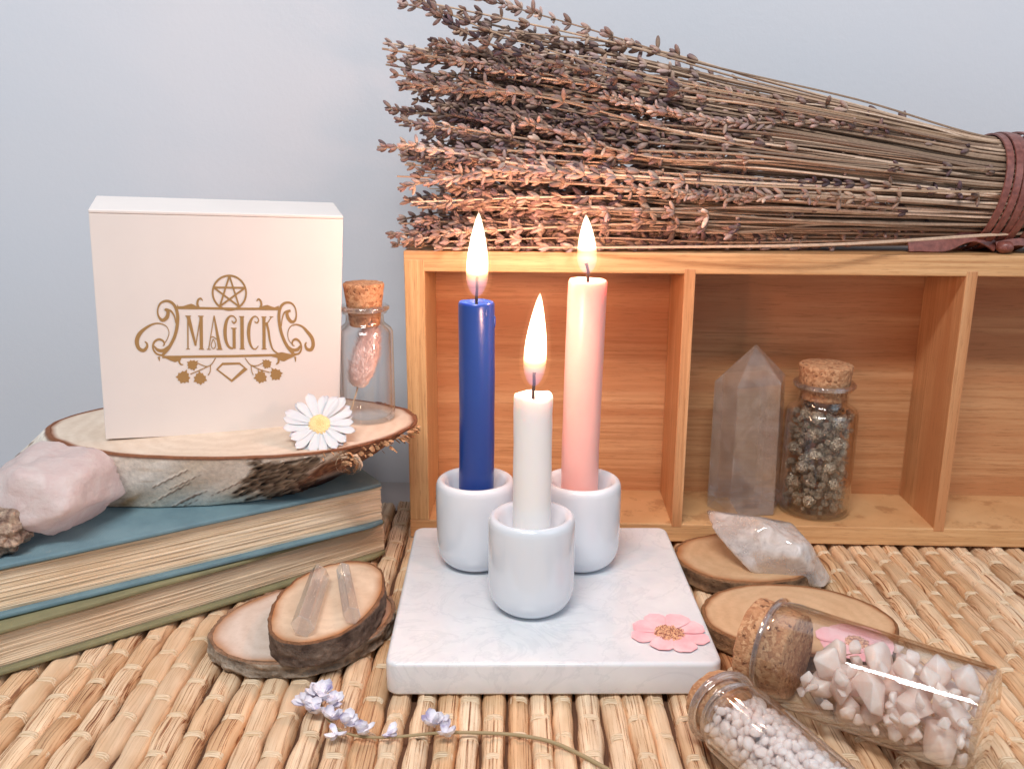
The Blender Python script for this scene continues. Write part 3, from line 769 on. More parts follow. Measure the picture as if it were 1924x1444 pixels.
stroke(B_, [(198, 552), (201, 905)], 38, False); serif(B_, 168, 224, 552); serif(B_, 172, 230, 904)
stroke(B_, [(378, 868), (348, 903), (310, 888), (281, 820), (271, 720), (284, 625), (318, 560), (358, 550), (382, 588), (362, 617), (336, 602)], [8, 14, 20, 30, 38, 34, 20, 12, 13, 16, 10])
stroke(B_, [(440, 552), (442, 902)], 36, False); serif(B_, 412, 468, 552); serif(B_, 415, 472, 901)
stroke(B_, [(462, 645), (525, 552)], 10, False); serif(B_, 503, 545, 550, 8)
stroke(B_, [(468, 610), (490, 700), (508, 810), (540, 905), (600, 952)], [26, 26, 22, 18, 16])
# vines, leaves, gem outline
def leaf(tr, x, y, s_, rot):
    P = []
    shape = [(0, .60), (.14, .42), (.30, .44), (.32, .30), (.56, .26), (.44, .06), (.50, -.14), (.34, -.18), (.26, -.42), (.12, -.40), (0, -.66), (-.12, -.40), (-.26, -.42), (-.34, -.18), (-.50, -.14), (-.44, .06), (-.56, .26), (-.32, .30), (-.30, .44), (-.14, .42)]
    for a, b in shape: P.append((x+s_*(a*math.cos(rot)-b*math.sin(rot)), y+s_*(a*math.sin(rot)+b*math.cos(rot))))
    for i in range(len(P)):      # fan so the toothed outline stays exact
        poly(tr, [(x, y), P[i], P[(i+1) % len(P)]])
for x, y, s_, r_ in ((705, 1085, 112, .9), (608, 1222, 138, .4), (783, 1235, 132, -.1)): leaf(A_, x, y, s_, r_)
for x, y, s_, r_ in ((470, 1065, 100, -.8), (572, 1180, 132, -.6), (405, 1212, 134, .2)): leaf(B_, x, y, s_, r_)
for P in ([(755, 1065), (850, 1102), (905, 1078), (950, 1008)], [(680, 1190), (780, 1145), (893, 1090)], [(897, 1095), (890, 1160), (868, 1200)]): stroke(A_, P, 9)
for P in ([(232, 1005), (292, 1078), (365, 1086), (432, 1052)], [(300, 1085), (400, 1132), (505, 1162)], [(298, 1088), (305, 1150), (322, 1192)], [(375, 1130), (378, 1165)]): stroke(B_, P, 9)
stroke(I_, [A_(965, 1135), A_(1025, 1072), B_(170, 1065), B_(240, 1122), B_(85, 1262)], 3.8, False, True)
gm = mat('gold_foil', (.46, .285, .12), .38, .45); _n = N(gm); _n.bump(_n.noise(_n.coord(), 10, 3), .1, .02)
gold.obj('gold_emblem', [gm], BX, smooth=False)

# ------------------------------------------------------------------ corked bottles
MAT_RIM = m_clear('thick_glass_rim', (.99, .99, .99), .03, .01, .2, 1.0, .75)
def jar_profile(r, H, neck=.68, lip=.80, sh=.80, wt=.10):
    """body radius r, glass height H; outer wall up, inner wall down"""
    zs = H*sh
    o = [(.0, .06), (r*.80, .0), (r*.93, .03), (r*.985, .10), (r, .22), (r, zs*.5), (r, zs-.28), (r*.985, zs-.12), (r*.93, zs), (r*.82, zs+.10), (r*(neck+.02), zs+.20), (r*neck, zs+.30), (r*neck, H-.38),
         (r*(neck+.03), H-.34), (r*lip, H-.30), (r*(lip+.03), H-.22), (r*(lip+.03), H-.10), (r*lip, H-.02), (r*(lip-.05), H)]
    i = [(r*(neck-.0)-wt*.9, H-.01), (r*neck-wt, H-.12), (r*neck-wt, zs+.25), (r*.80-wt, zs+.06), (r*.92-wt, zs-.06), (r-wt, zs-.22), (r-wt, .32), (r*.96-wt, .2), (r*.75, .13), (.0, .16)]
    return o+i
def vial_profile(r, H, wt=.09):
    return [(0, .05), (r*.85, .0), (r*.96, .04), (r, .14), (r, H*.5), (r, H-.45), (r*.99, H-.3), (r*.97, H-.2), (r*1.0, H-.14), (r*1.03, H-.08), (r*1.02, H-.02), (r*.98, H), (r*.93, H-.01), (r-wt-.03, H-.1), (r-wt, H-.5), (r-wt, .3), (r*.93-wt, .17), (0, .15)]
def cork_mesh(r0, r1, z0, z1, seed):
    prof = [(0, z0), (r0*.95, z0), (r0, z0+.04)]+[(r0+(r1-r0)*k/14, z0+.04+(z1-z0-.10)*k/14) for k in range(1, 14)]+[(r1, z1-.05), (r1*.96, z1), (r1*.5, z1+.0), (0, z1)]
    v, f = lathe(prof, 56, False, False)
    o = []
    for x, y, z in v:
        g = noise.noise(Vector((x*5+seed, y*5, z*5))); g2 = noise.noise(Vector((x*11+seed, y*11, z*11)))
        k = 1+.02*g+.012*g2-.05*max(0, noise.noise(Vector((x*3.3, y*3.3+seed, z*4)))-.35)*2
        o.append((x*k, y*k, z+(.02*g if z > z1-.2 else 0)))
    return o, f
def bottle(name, label, loc, rot, kind, r, H, corkdims, seed, group=None, jar=()):
    t = thing(name, label, 'glass bottle', loc, rot, group)
    prof = jar_profile(r, H, *jar) if kind == 'jar' else vial_profile(r, H)
    obj('glass', *lathe(prof, 72, False, False), MAT_GLASS, t)
    rr = r*(jar[1] if jar else .80) if kind == 'jar' else r*.955; zr = H-.12 if kind == 'jar' else H-.05
    ring = [(rr*math.cos(2*PI*i/56), rr*math.sin(2*PI*i/56), zr) for i in range(57)]
    obj('rim', *tube(ring, .105 if kind == 'jar' else .075, 12, False), MAT_RIM, t)
    if kind == 'jar' and jar:
        ring = [(p[0]*.93, p[1]*.93, H-.50) for p in ring]; obj('neck_ring', *tube(ring, .05, 10, False), MAT_RIM, t)
    obj('cork', *cork_mesh(*corkdims, seed), MAT_CORK, t)
    return t
bottle('corked_bottle', 'small upright glass bottle holding a pink fluffy grass head, beside the white box', (-5.52, 33.95, 5.605), (0, 0, 0), 'jar', 1.04, 4.42, (.56, .76, 3.62, 5.22), 3)
bottle('corked_bottle', 'upright glass bottle of dark pyrite nuggets inside the bamboo shelf', (12.88, 36.75, .80), (0, 0, 0), 'jar', 1.46, 5.65, (.94, 1.07, 4.90, 6.36), 8)
def lie(cork_end, base_end, r):
    a = Vector(cork_end); b = Vector(base_end); d = (a-b).normalized()
    return b, d.to_track_quat('Z', 'Y').to_euler(), d
# large vial
cBase = (12.25, 20.62, 1.52); cTop = (7.2, 24.72, 1.50)
bB, rB, dB = lie(cTop, cBase, 1.5)
LB = (Vector(cTop)-Vector(cBase)).length
bottle('corked_vial', 'large straight glass vial lying on the mat, full of pale rose quartz chips', bB, rB, 'vial', 1.48, LB-.62, (1.24, 1.34, LB-1.42, LB-.0), 12)
cTop2 = (5.56, 22.50, 1.06); d2 = Vector((.385, -.923, 0)); cBase2 = tuple(Vector(cTop2)+d2*4.95)
bS, rS, dS = lie(cTop2, cBase2, 1.04)
bottle('corked_bottle', 'small shouldered glass bottle lying in front, full of fine pinkish white chips', bS, rS, 'jar', 1.08, 4.55, (.74, .84, 3.95, 4.95), 17, None, (.80, .90, .84))

# ------------------------------------------------------------------ stones
def stone(dims, seed, npl=14, sub=3, soft=14, nz=.03, nf=1.6, lo=.72):
    r = random.Random(seed)
    P = []
    for _ in range(npl):
        v = Vector((r.gauss(0, 1), r.gauss(0, 1), r.gauss(0, 1))).normalized(); P.append((v, r.uniform(lo, 1.0)))
    v, f = icos(sub); out = []
    for p in v:
        d = Vector(p).normalized(); s_ = 1.0**(-soft)
        for n_, k in P:
            c = d.dot(n_)
            if c > .05: s_ += (k/c)**(-soft)
        rad = s_**(-1/soft)
        q = d*rad*(1+nz*fbm(d*nf+Vector((seed, 0, 0)), 4))
        out.append((q.x*dims[0], q.y*dims[1], q.z*dims[2]))
    return out, f
def m_pyrite():
    m = mat('pyrite', (.30, .255, .20), .30, .75); n = N(m); c = n.coord(); g = n.noise(c, 7, 5, .7)
    v = n.new('ShaderNodeTexVoronoi', i_Scale=6.0); n.t.links.new(c, v.inputs['Vector'])
    n.color(n.ramp(g, [(.36, (.07, .052, .04)), (.48, (.34, .28, .21)), (.58, (.95, .86, .68))])); n.rough(n.ramp(g, [(.3, (.5,)*3), (.6, (.22,)*3)]))
    n.bump(n.math('ADD', g, v.outputs['Distance']), .9, .06); return m
MAT_PY = m_pyrite()
def m_rose(name, c0, c1, tr=.45, bumpk=.25, sss=0):
    m = bpy.data.materials.new(name); m.use_nodes = True; n = N(m); b = n.b
    c = n.coord(); g = n.noise(c, 1.6, 5, .6, .4)
    col = n.ramp(g, [(.3, c0), (.65, c1)]); n.color(col); b.inputs['Roughness'].default_value = .22
    b.inputs['Subsurface Weight'].default_value = sss; b.inputs['Subsurface Scale'].default_value = .25*S; b.inputs['Subsurface Radius'].default_value = (1, .8, .7)
    tl = n.new('ShaderNodeBsdfTranslucent'); n.t.links.new(col, tl.inputs[0])
    mx = n.new('ShaderNodeMixShader', i_0=tr, i_1=b.outputs[0], i_2=tl.outputs[0]); n.t.links.new(mx.outputs[0], n.t.nodes['Material Output'].inputs[0])
    n.bump(n.noise(c, 5, 5, .7), bumpk, .06); return m
MAT_ROSE = m_rose('rose_quartz', (.86, .70, .68), (.93, .84, .82), .45, 1.0)
MAT_CHIP = m_rose('rose_chips', (.95, .775, .70), (.975, .875, .825), .3, .15, .8)
MAT_CHIPW = m_rose('pale_chips', (.955, .84, .80), (.98, .91, .885), .3, .15, .7)

def pack(n, cond, box, rad, rng, tries=6000, ov=.80):
    out = []
    for _ in range(tries):
        if len(out) >= n: break
        p = Vector([rng.uniform(*b) for b in box]); r_ = rng.uniform(*rad)
        if not cond(p, r_): continue
        if all((p-q).length > (r_+s_)*ov for q, s_ in out): out.append((p, r_))
    return out
def scatter(items, meshes, name, label, cat, group, mat_):
    for k, (p, r_) in enumerate(items):
        src = meshes[k % len(meshes)]
        if k < len(meshes):
            o = obj(name, *src, mat_); meshes_data.append(o.data)
        else:
            o = bpy.data.objects.new(name, meshes_data[k % len(meshes)]); COL.objects.link(o)
        o.location = p*S; o.scale = (r_, r_, r_); o.rotation_euler = (rnd.uniform(0, 6), rnd.uniform(0, 6), rnd.uniform(0, 6))
        tag(o, label, cat, group)
def chip_mesh(seed, dims, bev=.16):
    r = random.Random(seed); P = []
    for _ in range(11):
        v = Vector((r.gauss(0, 1), r.gauss(0, 1), r.gauss(0, 1))).normalized()*r.uniform(.85, 1.12); P.append((v.x*dims[0], v.y*dims[1], v.z*dims[2]))
    return hull(P, 0, bev)
# pyrite nuggets: two passes so small ones fill between the large
meshes_data = []
pc = Vector((12.88, 36.75, 0)); rng = random.Random(4)
def c_py(p, r_): return (p.xy-pc.xy).length < 1.33-r_*.9 and (p.z > 1.0+r_*.8 and p.z < 5.15) 
big = pack(46, c_py, ((11.6, 14.4), (35.3, 38.2), (1.0, 5.2)), (.36, .56), rng, 30000, .84)
def c_py2(p, r_): return (p.xy-pc.xy).length < 1.34-r_*.8 and (p.xy-pc.xy).length > .55 and 1.0+r_*.6 < p.z < 5.2 and all((p-q).length > (r_*.75+s_*.78) for q, s_ in big)
small = pack(230-len(big), c_py2, ((11.6, 14.4), (35.3, 37.4), (1.0, 5.2)), (.10, .24), rng, 60000, .8)
scatter(big+small, [stone((1, .85, .78), 100+k, 18, 2, 9, .15, 2.4) for k in range(10)], 'pyrite_nugget', 'small dark brassy pyrite nugget packed inside the upright bottle in the shelf', 'pyrite', 'pyrite nuggets in the bottle', MAT_PY)
# rose quartz chips in the large vial
meshes_data = []
def in_vial(B, d, L, R, fill):
    B = Vector(B)
    def f(p, r_):
        s_ = (p-B).dot(d); q = (p-B)-d*s_
        if not (.2+r_*.8 < s_ < L-r_*.8): return False
        if q.length > R-r_*.92: return False
        return p.z < fill(s_)
    return f
cnd = in_vial(bB, dB, LB-1.8, 1.37, lambda s_: 2.72-.12*s_-.07*s_*max(0, s_-2.6))
bx_ = ((7.5, 13.4), (19.5, 25.6), (.1, 2.9))
chips = pack(120, cnd, bx_, (.48, .78), rng, 60000, .70)
chips += pack(60, lambda p, r_: cnd(p, r_) and all((p-q).length > (r_+s_)*.8 for q, s_ in chips), bx_, (.16, .30), rng, 40000, .8)
scatter(chips, [chip_mesh(200+k, (1.15, .98, .82), .10) for k in range(14)], 'rose_quartz_chip', 'pale pink rose quartz chip inside the large lying vial', 'quartz chip', 'rose quartz chips in the large vial', MAT_CHIP)
meshes_data = []
cnd2 = in_vial(bS, dS, 3.95, .96, lambda s_: 1.9 if s_ < 2.8 else 1.9-.35*(s_-2.8))
chips2 = pack(760, cnd2, ((4.8, 8.8), (17.5, 22.6), (.1, 2.1)), (.115, .195), rng, 60000, .66)
chips2.sort(key=lambda c: -(c[0].z+.35*(c[0].y-20)))
small_meshes = [stone((1.25, 1.0, .8), 300+k, 9, 2, 22, .05, 1.5, .6) for k in range(10)]
scatter(chips2[:295], small_meshes, 'pale_quartz_chip', 'fine pinkish white chip inside the small lying bottle', 'quartz chip', 'fine chips in the small lying bottle', MAT_CHIPW)
fill = MB()
for k, (p, r_) in enumerate(chips2[295:]):
    M = Matrix.Rotation(rnd.uniform(0, 6), 3, 'X') @ Matrix.Rotation(rnd.uniform(0, 6), 3, 'Z'); sv_, sf_ = small_meshes[k % 10]
    fill.add([tuple(p+(M @ Vector(q))*r_) for q in sv_], sf_)
if fill.v:
    o = fill.obj('quartz_grit', [MAT_CHIPW]); tag(o, 'lower layer of pinkish white grit at the bottom of the small lying bottle', 'quartz grit'); o['kind'] = 'stuff'

# raw rose quartz chunk, built from broken faces
def chunk(planes, dims, seed, sub=5, soft=22, nz=.035, nf=1.4):
    v, f = icos(sub); out = []
    P = [(Vector(n_).normalized(), k) for n_, k in planes]
    for p in v:
        d = Vector(p).normalized(); s_ = 0
        for n_, k in P:
            c = d.dot(n_)
            if c > .03: s_ += (k/c)**(-soft)
        rad = s_**(-1/soft)
        q = Vector((d.x*rad*dims[0], d.y*rad*dims[1], d.z*rad*dims[2]))
        g = fbm(q*nf+Vector((seed, 0, 0)), 5); h = noise.noise(q*.8+Vector((0, seed, 0)))
        q += d*(nz*2.2*g+.10*h)
        out.append(tuple(q))
    return out, f
def fitbox(v, *rng_):
    a = np.array(v); lo, hi = a.min(0), a.max(0)
    for k, (p, q) in enumerate(rng_): a[:, k] = p+(a[:, k]-lo[k])/(hi[k]-lo[k])*(q-p)
    return [tuple(x) for x in a]
rq = chunk([((.05, -1, .15), .80), ((-.5, -.9, .5), .90), ((1, -.2, .1), .90), ((.8, -.1, .75), .98), ((.15, -.1, 1), .80), ((-.7, -.1, .8), .92), ((-1, -.2, 0), .95), ((-.7, -.5, -.75), .66), ((.75, -.35, -.75), .78), ((0, 0, -1), .98), ((0, 1, 0), .85), ((.5, -1, .55), .92), ((.2, -1, -.7), .86)],
           (2.15, 1.55, 1.48), 3, soft=40, nz=.038)
rq = (fitbox(rq[0], (-2.15, 1.80), (-1.6, 1.5), (-1.30, 1.50)), rq[1])
tag(obj('rose_quartz_chunk', *rq, MAT_ROSE, loc=(-14.98, 28.1, 4.61)), 'big rough pale pink rose quartz chunk on the blue book beside the birch slice', 'rose quartz')
py = stone((1.05, .95, .85), 77, 16, 5, 10, .20, 2.4)
MAT_PY2 = mat('rough_pyrite', (.30, .22, .18), .35, .6); _n = N(MAT_PY2); _c = _n.coord(); _g = _n.noise(_c, 3, 6, .7)
_n.color(_n.ramp(_g, [(.35, (.10, .055, .045)), (.5, (.36, .25, .19)), (.65, (.60, .48, .36))])); _n.bump(_g, 1.0, .12)
tag(obj('pyrite_rock', *py, MAT_PY2, loc=(-15.95, 26.75, 4.05)), 'rough brown glittering pyrite rock on the blue book at the left edge', 'rock')
mt = mat('turquoise', (.01, .22, .24), .3)
tag(obj('turquoise_stone', *stone((.55, .5, .45), 81, 10, 3), mt, loc=(-16.15, 27.75, 4.75)), 'small dark teal stone half hidden between the pyrite rock and the rose quartz', 'stone')
tag(obj('turquoise_stone', *stone((.15, .12, .14), 82, 10, 2), mt, loc=(8.30, 25.35, .76)), 'tiny bright teal chip behind the cork of the large vial', 'stone')

# ------------------------------------------------------------------ clear crystals
MAT_TOWER = m_clear('clear_quartz_tower', (1.0, 1.0, 1.0), .045, .02, 1.0, .9, .42)
MAT_RAWQ = m_clear('cloudy_quartz_raw', (1.0, .985, .975), .28, .06, .7, 1.2, .3)
MAT_POINT = m_clear('clear_quartz_small', (1.0, 1.0, 1.0), .09, .02, .4, 1.5, .12)
hx = []
R = 1.58
angs = [math.radians(a) for a in (-122, -48, 5, 60, 125, 180)]
for a in angs: hx.append((R*math.cos(a)*.98, R*math.sin(a)*.86, 0.08)); hx.append((R*math.cos(a)*.97, R*math.sin(a)*.85, 0))
tops = [5.55, 5.70, 5.80, 5.75, 5.65, 5.55]
for a, z in zip(angs, tops): hx.append((R*.94*math.cos(a), R*.83*math.sin(a), z))
hx += [(.10, -.05, 7.12), (.16, .0, 7.14)]
v, f = hull(hx, 0, .08)
TW = tag(obj('crystal_tower', v, f, MAT_TOWER, smooth=False, loc=(9.95, 37.0, .80), rot=(0, -.012, 0)), 'tall clear quartz point standing in the bamboo shelf beside the pyrite bottle', 'crystal')
qz = chunk([((-1, -.25, .12), .95), ((-.75, -.6, .75), .72), ((-.4, -1, .15), .72), ((.2, -1, .55), .78), ((.3, -.2, 1), .80), ((1, -.2, .35), .90), ((.85, .5, .6), .9), ((0, 1, .2), .75), ((-.5, .4, 1), .66), ((0, 0, -1), .80), ((.6, -.9, -.2), .85), ((-.8, -.3, -.9), .72), ((.6, 0, 1), .86)],
           (2.05, 1.30, 1.15), 9, 5, 34, .018, 1.6)
tag(obj('quartz_chunk', *qz, MAT_RAWQ, loc=(9.42, 32.0, 1.50), rot=(0, math.radians(13), math.radians(-26))), 'raw cloudy white quartz chunk on the tan wood slice in front of the shelf', 'crystal')
def point(label, tip, base, r, seed):
    a = Vector(tip); b = Vector(base); L = (b-a).length; P = []
    for i in range(6):
        t_ = 2*PI*i/6+.3+seed; k = r*(1+.12*math.sin(i*2.3+seed))
        P += [(k*math.cos(t_), k*math.sin(t_), 0), (k*.92*math.cos(t_), k*.92*math.sin(t_), L*.90+.08*math.sin(i*1.9+seed))]
    P += [(.03, .02, L)]
    v, f = hull(P, 0, .03)
    q = (b-a).to_track_quat('Z', 'Y').to_euler()
    tag(obj('crystal_point', v, f, MAT_POINT, smooth=False, loc=a, rot=q), label, 'crystal', 'small clear crystal points on the wood slice')
point('longer clear crystal point, left of the two on the dark barked wood slice', (-6.30, 25.05, 1.70), (-6.48, 28.9, 1.76), .36, 0)
point('shorter clear crystal point, right of the two on the dark barked wood slice', (-4.92, 25.80, 1.66), (-5.80, 29.15, 1.74), .30, 1)

# ------------------------------------------------------------------ pink grass head inside the small bottle
TL = thing('dried_grass_head', 'fluffy pink dried grass head on a thin stem inside the small upright bottle', 'dried plant', (-5.75, 33.85, 5.80))
obj('stem', *tube([(-.42, 0, 0), (-.30, 0, .45), (-.14, 0, .95), (-.05, 0, 1.4)], [.03, .03, .035, .04], 6), mat('straw_stem', (.66, .52, .36), .7), TL)
axis = [Vector((-.08, 0, 1.12)), Vector((.05, 0, 1.6)), Vector((.26, 0, 2.3)), Vector((.42, 0, 2.95)), Vector((.46, .0, 3.55))]
def axp(t_):
    x = t_*(len(axis)-1); i = min(int(x), len(axis)-2); return axis[i].lerp(axis[i+1], x-i)
def axr(t_): return .98*math.sin(PI*min(1, .12+t_*.95))**.6 if t_ < .93 else .2
V, F = tube([axp(i/60) for i in range(61)], [max(.03, axr(i/60)*.46) for i in range(61)], 32)
V = [tuple(Vector(p)*1.0+Vector((noise.noise(Vector(p)*7), noise.noise(Vector(p)*7+Vector((9, 0, 0))), noise.noise(Vector(p)*5)))*.04) for p in V]
mbv_ = MB(); mbv_.add(V, F)
rg = random.Random(9)
for _ in range(4200):
    t_ = rg.random(); p = axp(t_); r_ = axr(t_)*.44; a = rg.uniform(0, 2*PI)
    d = Vector((math.cos(a), math.sin(a), 0)); L = rg.uniform(.22, .46)
    b = p+d*r_*.9; e = b+(d*rg.uniform(.5, 1.3)+Vector((.12+rg.uniform(-.3, .3), rg.uniform(-.3, .3), 1.0))).normalized()*L; w_ = d.cross(Vector((0, 0, 1)))*.020
    mbv_.add([b-w_, b+w_, e], [(0, 1, 2)])
mf = mat('pink_fluff', (.95, .80, .765), 1.0, Specular_IOR_Level=.1); mf.node_tree.nodes['Principled BSDF'].inputs['Sheen Weight'].default_value = .5
mbv_.obj('fluff', [mf], TL)

# ------------------------------------------------------------------ flowers
def petal(L, W, n=9, m=5, cup=.1, notch=0., taper=.35, curl=.0):
    v = []; f = []
    for i in range(n):
        s_ = i/(n-1); wd = W*.5*(taper+(1-taper)*math.sin(PI*min(1, s_*.62+.0))**1.0)*(math.sqrt(max(0.0, 1-max(0, (s_-.66)/.34)**2))*.999+.001)
        for j in range(m):
            u = -1+2*j/(m-1); y = s_*L*(1-.0*abs(u))-(notch*L*(1-abs(u)) if s_ > .93 else 0)
            v.append((u*wd, y, cup*W*(u*u)+curl*s_*s_*L))
    for i in range(n-1):
        for j in range(m-1): a = i*m+j; f.append((a, a+1, a+m+1, a+m))
    return v, f
def flower_petals(n, L, W, r0, seed, jitter=.1, lift=.02, **k):
    mb = MB(); r = random.Random(seed)
    for i in range(n):
        a = 2*PI*i/n+r.uniform(-jitter, jitter); l = L*r.uniform(.86, 1.05); w_ = W*r.uniform(.85, 1.12)
        v, f = petal(l, w_, **k); dz = r.uniform(0, lift); tl = r.uniform(-.06, .10)*k.get('curl', .1)*6
        M = Matrix.Rotation(a, 3, 'Z')
        vv = []
        for p in v: q = M @ Vector((p[0], p[1]+r0, p[2]+dz+tl*p[1]*.3+.004*i)); vv.append(tuple(q))
        mb.add(vv, f)
        mb.add([(p[0], p[1], p[2]-.012) for p in vv], [tuple(reversed(q)) for q in f])
    return mb
def center_disc(r_, h, n, seed, rb, sub=1):
    mb = MB(); v, f = lathe([(0, h*.9), (r_*.4, h*.95), (r_*.75, h*.75), (r_, h*.2), (r_*1.0, 0)], 24, False, False); mb.add(v, [tuple(reversed(q)) for q in f])
    iv, if_ = icos(1); g = 2.39996; rr = random.Random(seed)
    for i in range(n):
        q = r_*math.sqrt((i+.5)/n); a = i*g; z = h*(.95-.75*(q/r_)**2.2); s_ = rb*rr.uniform(.7, 1.2)
        mb.add([(q*math.cos(a)+p[0]*s_, q*math.sin(a)+p[1]*s_, z+p[2]*s_*1.2) for p in iv], if_)
    return mb
m_dp = mat('daisy_petal', (.64, .64, .67), .6); _n = N(m_dp); _n.bump(_n.noise(_n.coord(), 6, 3), .2, .03)
m_dp.node_tree.nodes['Principled BSDF'].inputs['Subsurface Weight'].default_value = .2; m_dp.node_tree.nodes['Principled BSDF'].inputs['Subsurface Scale'].default_value = .1*S
m_dc = mat('daisy_disc', (.84, .64, .32), .85)
DY = thing('daisy', 'white daisy with a yellow disc leaning on the lower right corner of the white box', 'flower', (-6.76, 31.05, 6.22), (math.radians(40), math.radians(2), math.radians(8)))
flower_petals(17, .96, .36, .34, 4, .12, .03, cup=.10, taper=.45, curl=.10).obj('petals', [m_dp], DY)
flower_petals(15, .94, .34, .32, 14, .2, .03, cup=.12, taper=.45, curl=.03).obj('lower_petals', [m_dp], DY, loc=(0, 0, -.05))
center_disc(.41, .16, 170, 3, .032).obj('disc', [m_dc], DY)
m_pp = mat('pressed_petal', (.86, .46, .52), .65); _n = N(m_pp); _c = _n.coord()
_n.color(_n.ramp(_n.noise(_c, 1.1, 4, .6), [(.35, (.88, .60, .63)), (.60, (.86, .43, .47))])); _n.bump(_n.noise(_c, 4, 4), .2, .03)
m_pc = mat('pressed_disc', (.66, .36, .20), .85); _n = N(m_pc); _n.color(_n.ramp(_n.noise(_n.coord(), 14, 3), [(.42, (.30, .10, .07)), (.52, (.72, .40, .24)), (.7, (.80, .52, .30))]))
PF = thing('pressed_flower', 'pink pressed flower lying flat on the front right of the marble coaster', 'flower', (4.97, 25.92, 1.056), (0, 0, .3))
flower_petals(8, .98, .74, .28, 6, .10, .02, cup=.035, taper=.40, curl=.0, notch=.10).obj('petals', [m_pp], PF)
center_disc(.48, .06, 200, 5, .036).obj('disc', [m_pc], PF)
PF2 = thing('pressed_flower', 'pink pressed flower on the wide tan wood slice, half hidden behind the large vial', 'flower', (10.95, 26.15, .636), (0, 0, 1.9))
flower_petals(7, .98, 1.05, .26, 16, .12, .004, cup=.004, taper=.42, curl=.0, notch=.07).obj('petals', [m_pp], PF2)
center_disc(.36, .06, 90, 5, .04).obj('disc', [m_pc], PF2)

# lavender sprig on the mat
SP = thing('lavender_sprig', 'single lavender sprig with pale violet blossoms lying on the mat in front of the coaster', 'lavender', (0, 0, 0))
path = [(-5.45, 23.35, .22), (-5.20, 22.75, .20), (-4.65, 22.15, .16), (-3.9, 21.95, .12), (-3.0, 22.02, .10), (-2.0, 22.15, .12), (-.9, 22.17, .12), (.2, 22.10, .10), (1.1, 21.85, .08), (1.9, 21.30, .07), (2.75, 20.55, .06)]
def cr3(P, n=6):
    P = [Vector(p) for p in P]; Q = [P[0]]+P+[P[-1]]; o = []
    for i in range(1, len(Q)-2):
        for k in range(n):
            t_ = k/n; a, b, c, d = Q[i-1:i+3]; o.append(.5*((2*b)+(c-a)*t_+(2*a-5*b+4*c-d)*t_*t_+(3*b-a-3*c+d)*t_**3))
    o.append(P[-1]); return o
pp = cr3(path); obj('stem', *tube(pp, [.028+.035*i/len(pp) for i in range(len(pp))], 8), mat('sprig_stem', (.34, .26, .14), .7), SP)
m_bl = mat('lavender_blossom', (.60, .58, .74), .7); _n = N(m_bl); _n.color(_n.ramp(_n.noise(_n.coord(), 2.6, 3), [(.35, (.42, .38, .56)), (.48, (.74, .72, .78)), (.7, (.82, .80, .84))]))
def blossom(p, n, L, W, dirv, seed):
    mb = MB(); r = random.Random(seed); d = Vector(dirv).normalized()
    for i in range(n):
        a = 2*PI*i/n+r.uniform(-.4, .4)
        e = (d*r.uniform(.2, .9)+Vector((math.cos(a), math.sin(a), r.uniform(-.05, .5)))).normalized()
        v, f = petal(L*r.uniform(.75, 1.15), W*r.uniform(.8, 1.2), 7, 5, .28, .12, .4, .18)
        q = e.to_track_quat('Y', 'Z'); vv = [tuple(q @ Vector(x)+Vector(p)) for x in v]
        mb.add([(x, y, max(.03, z)) for x, y, z in vv], f)
    # calyx
    v, f = lathe([(.02, -.05), (.06, .05), (.075, .16), (.05, .24)], 8); q = d.to_track_quat('Z', 'Y'); mb.add([tuple(q @ Vector(x)+Vector(p)) for x in v], f)
    return mb
for k, (p, n_, L, W_, dv) in enumerate((((-5.50, 23.55, .30), 7, .52, .34, (-.4, 1, .4)), ((-5.75, 23.20, .26), 6, .48, .32, (-1, .3, .2)), ((-5.15, 23.25, .28), 6, .50, .32, (1, .5, .2)), ((-5.50, 22.95, .26), 6, .48, .32, (-.6, -.5, .3)),
        ((-5.00, 22.55, .24), 6, .46, .32, (.3, -.2, .6)), ((-4.55, 22.30, .22), 6, .46, .30, (.5, .4, .5)), ((-4.10, 22.00, .20), 5, .44, .28, (.9, 0, .4)), ((-4.75, 21.95, .18), 3, .48, .24, (-.5, -1, .1)), ((-3.35, 22.0, .16), 3, .36, .20, (1, 0, .1)),
        ((-2.10, 22.32, .22), 6, .48, .32, (-.2, .8, .5)), ((-1.80, 22.0, .20), 5, .46, .30, (.6, -.6, .3)))):
    blossom(p, n_, L, W_, dv, 40+k).obj('blossom', [m_bl], SP)

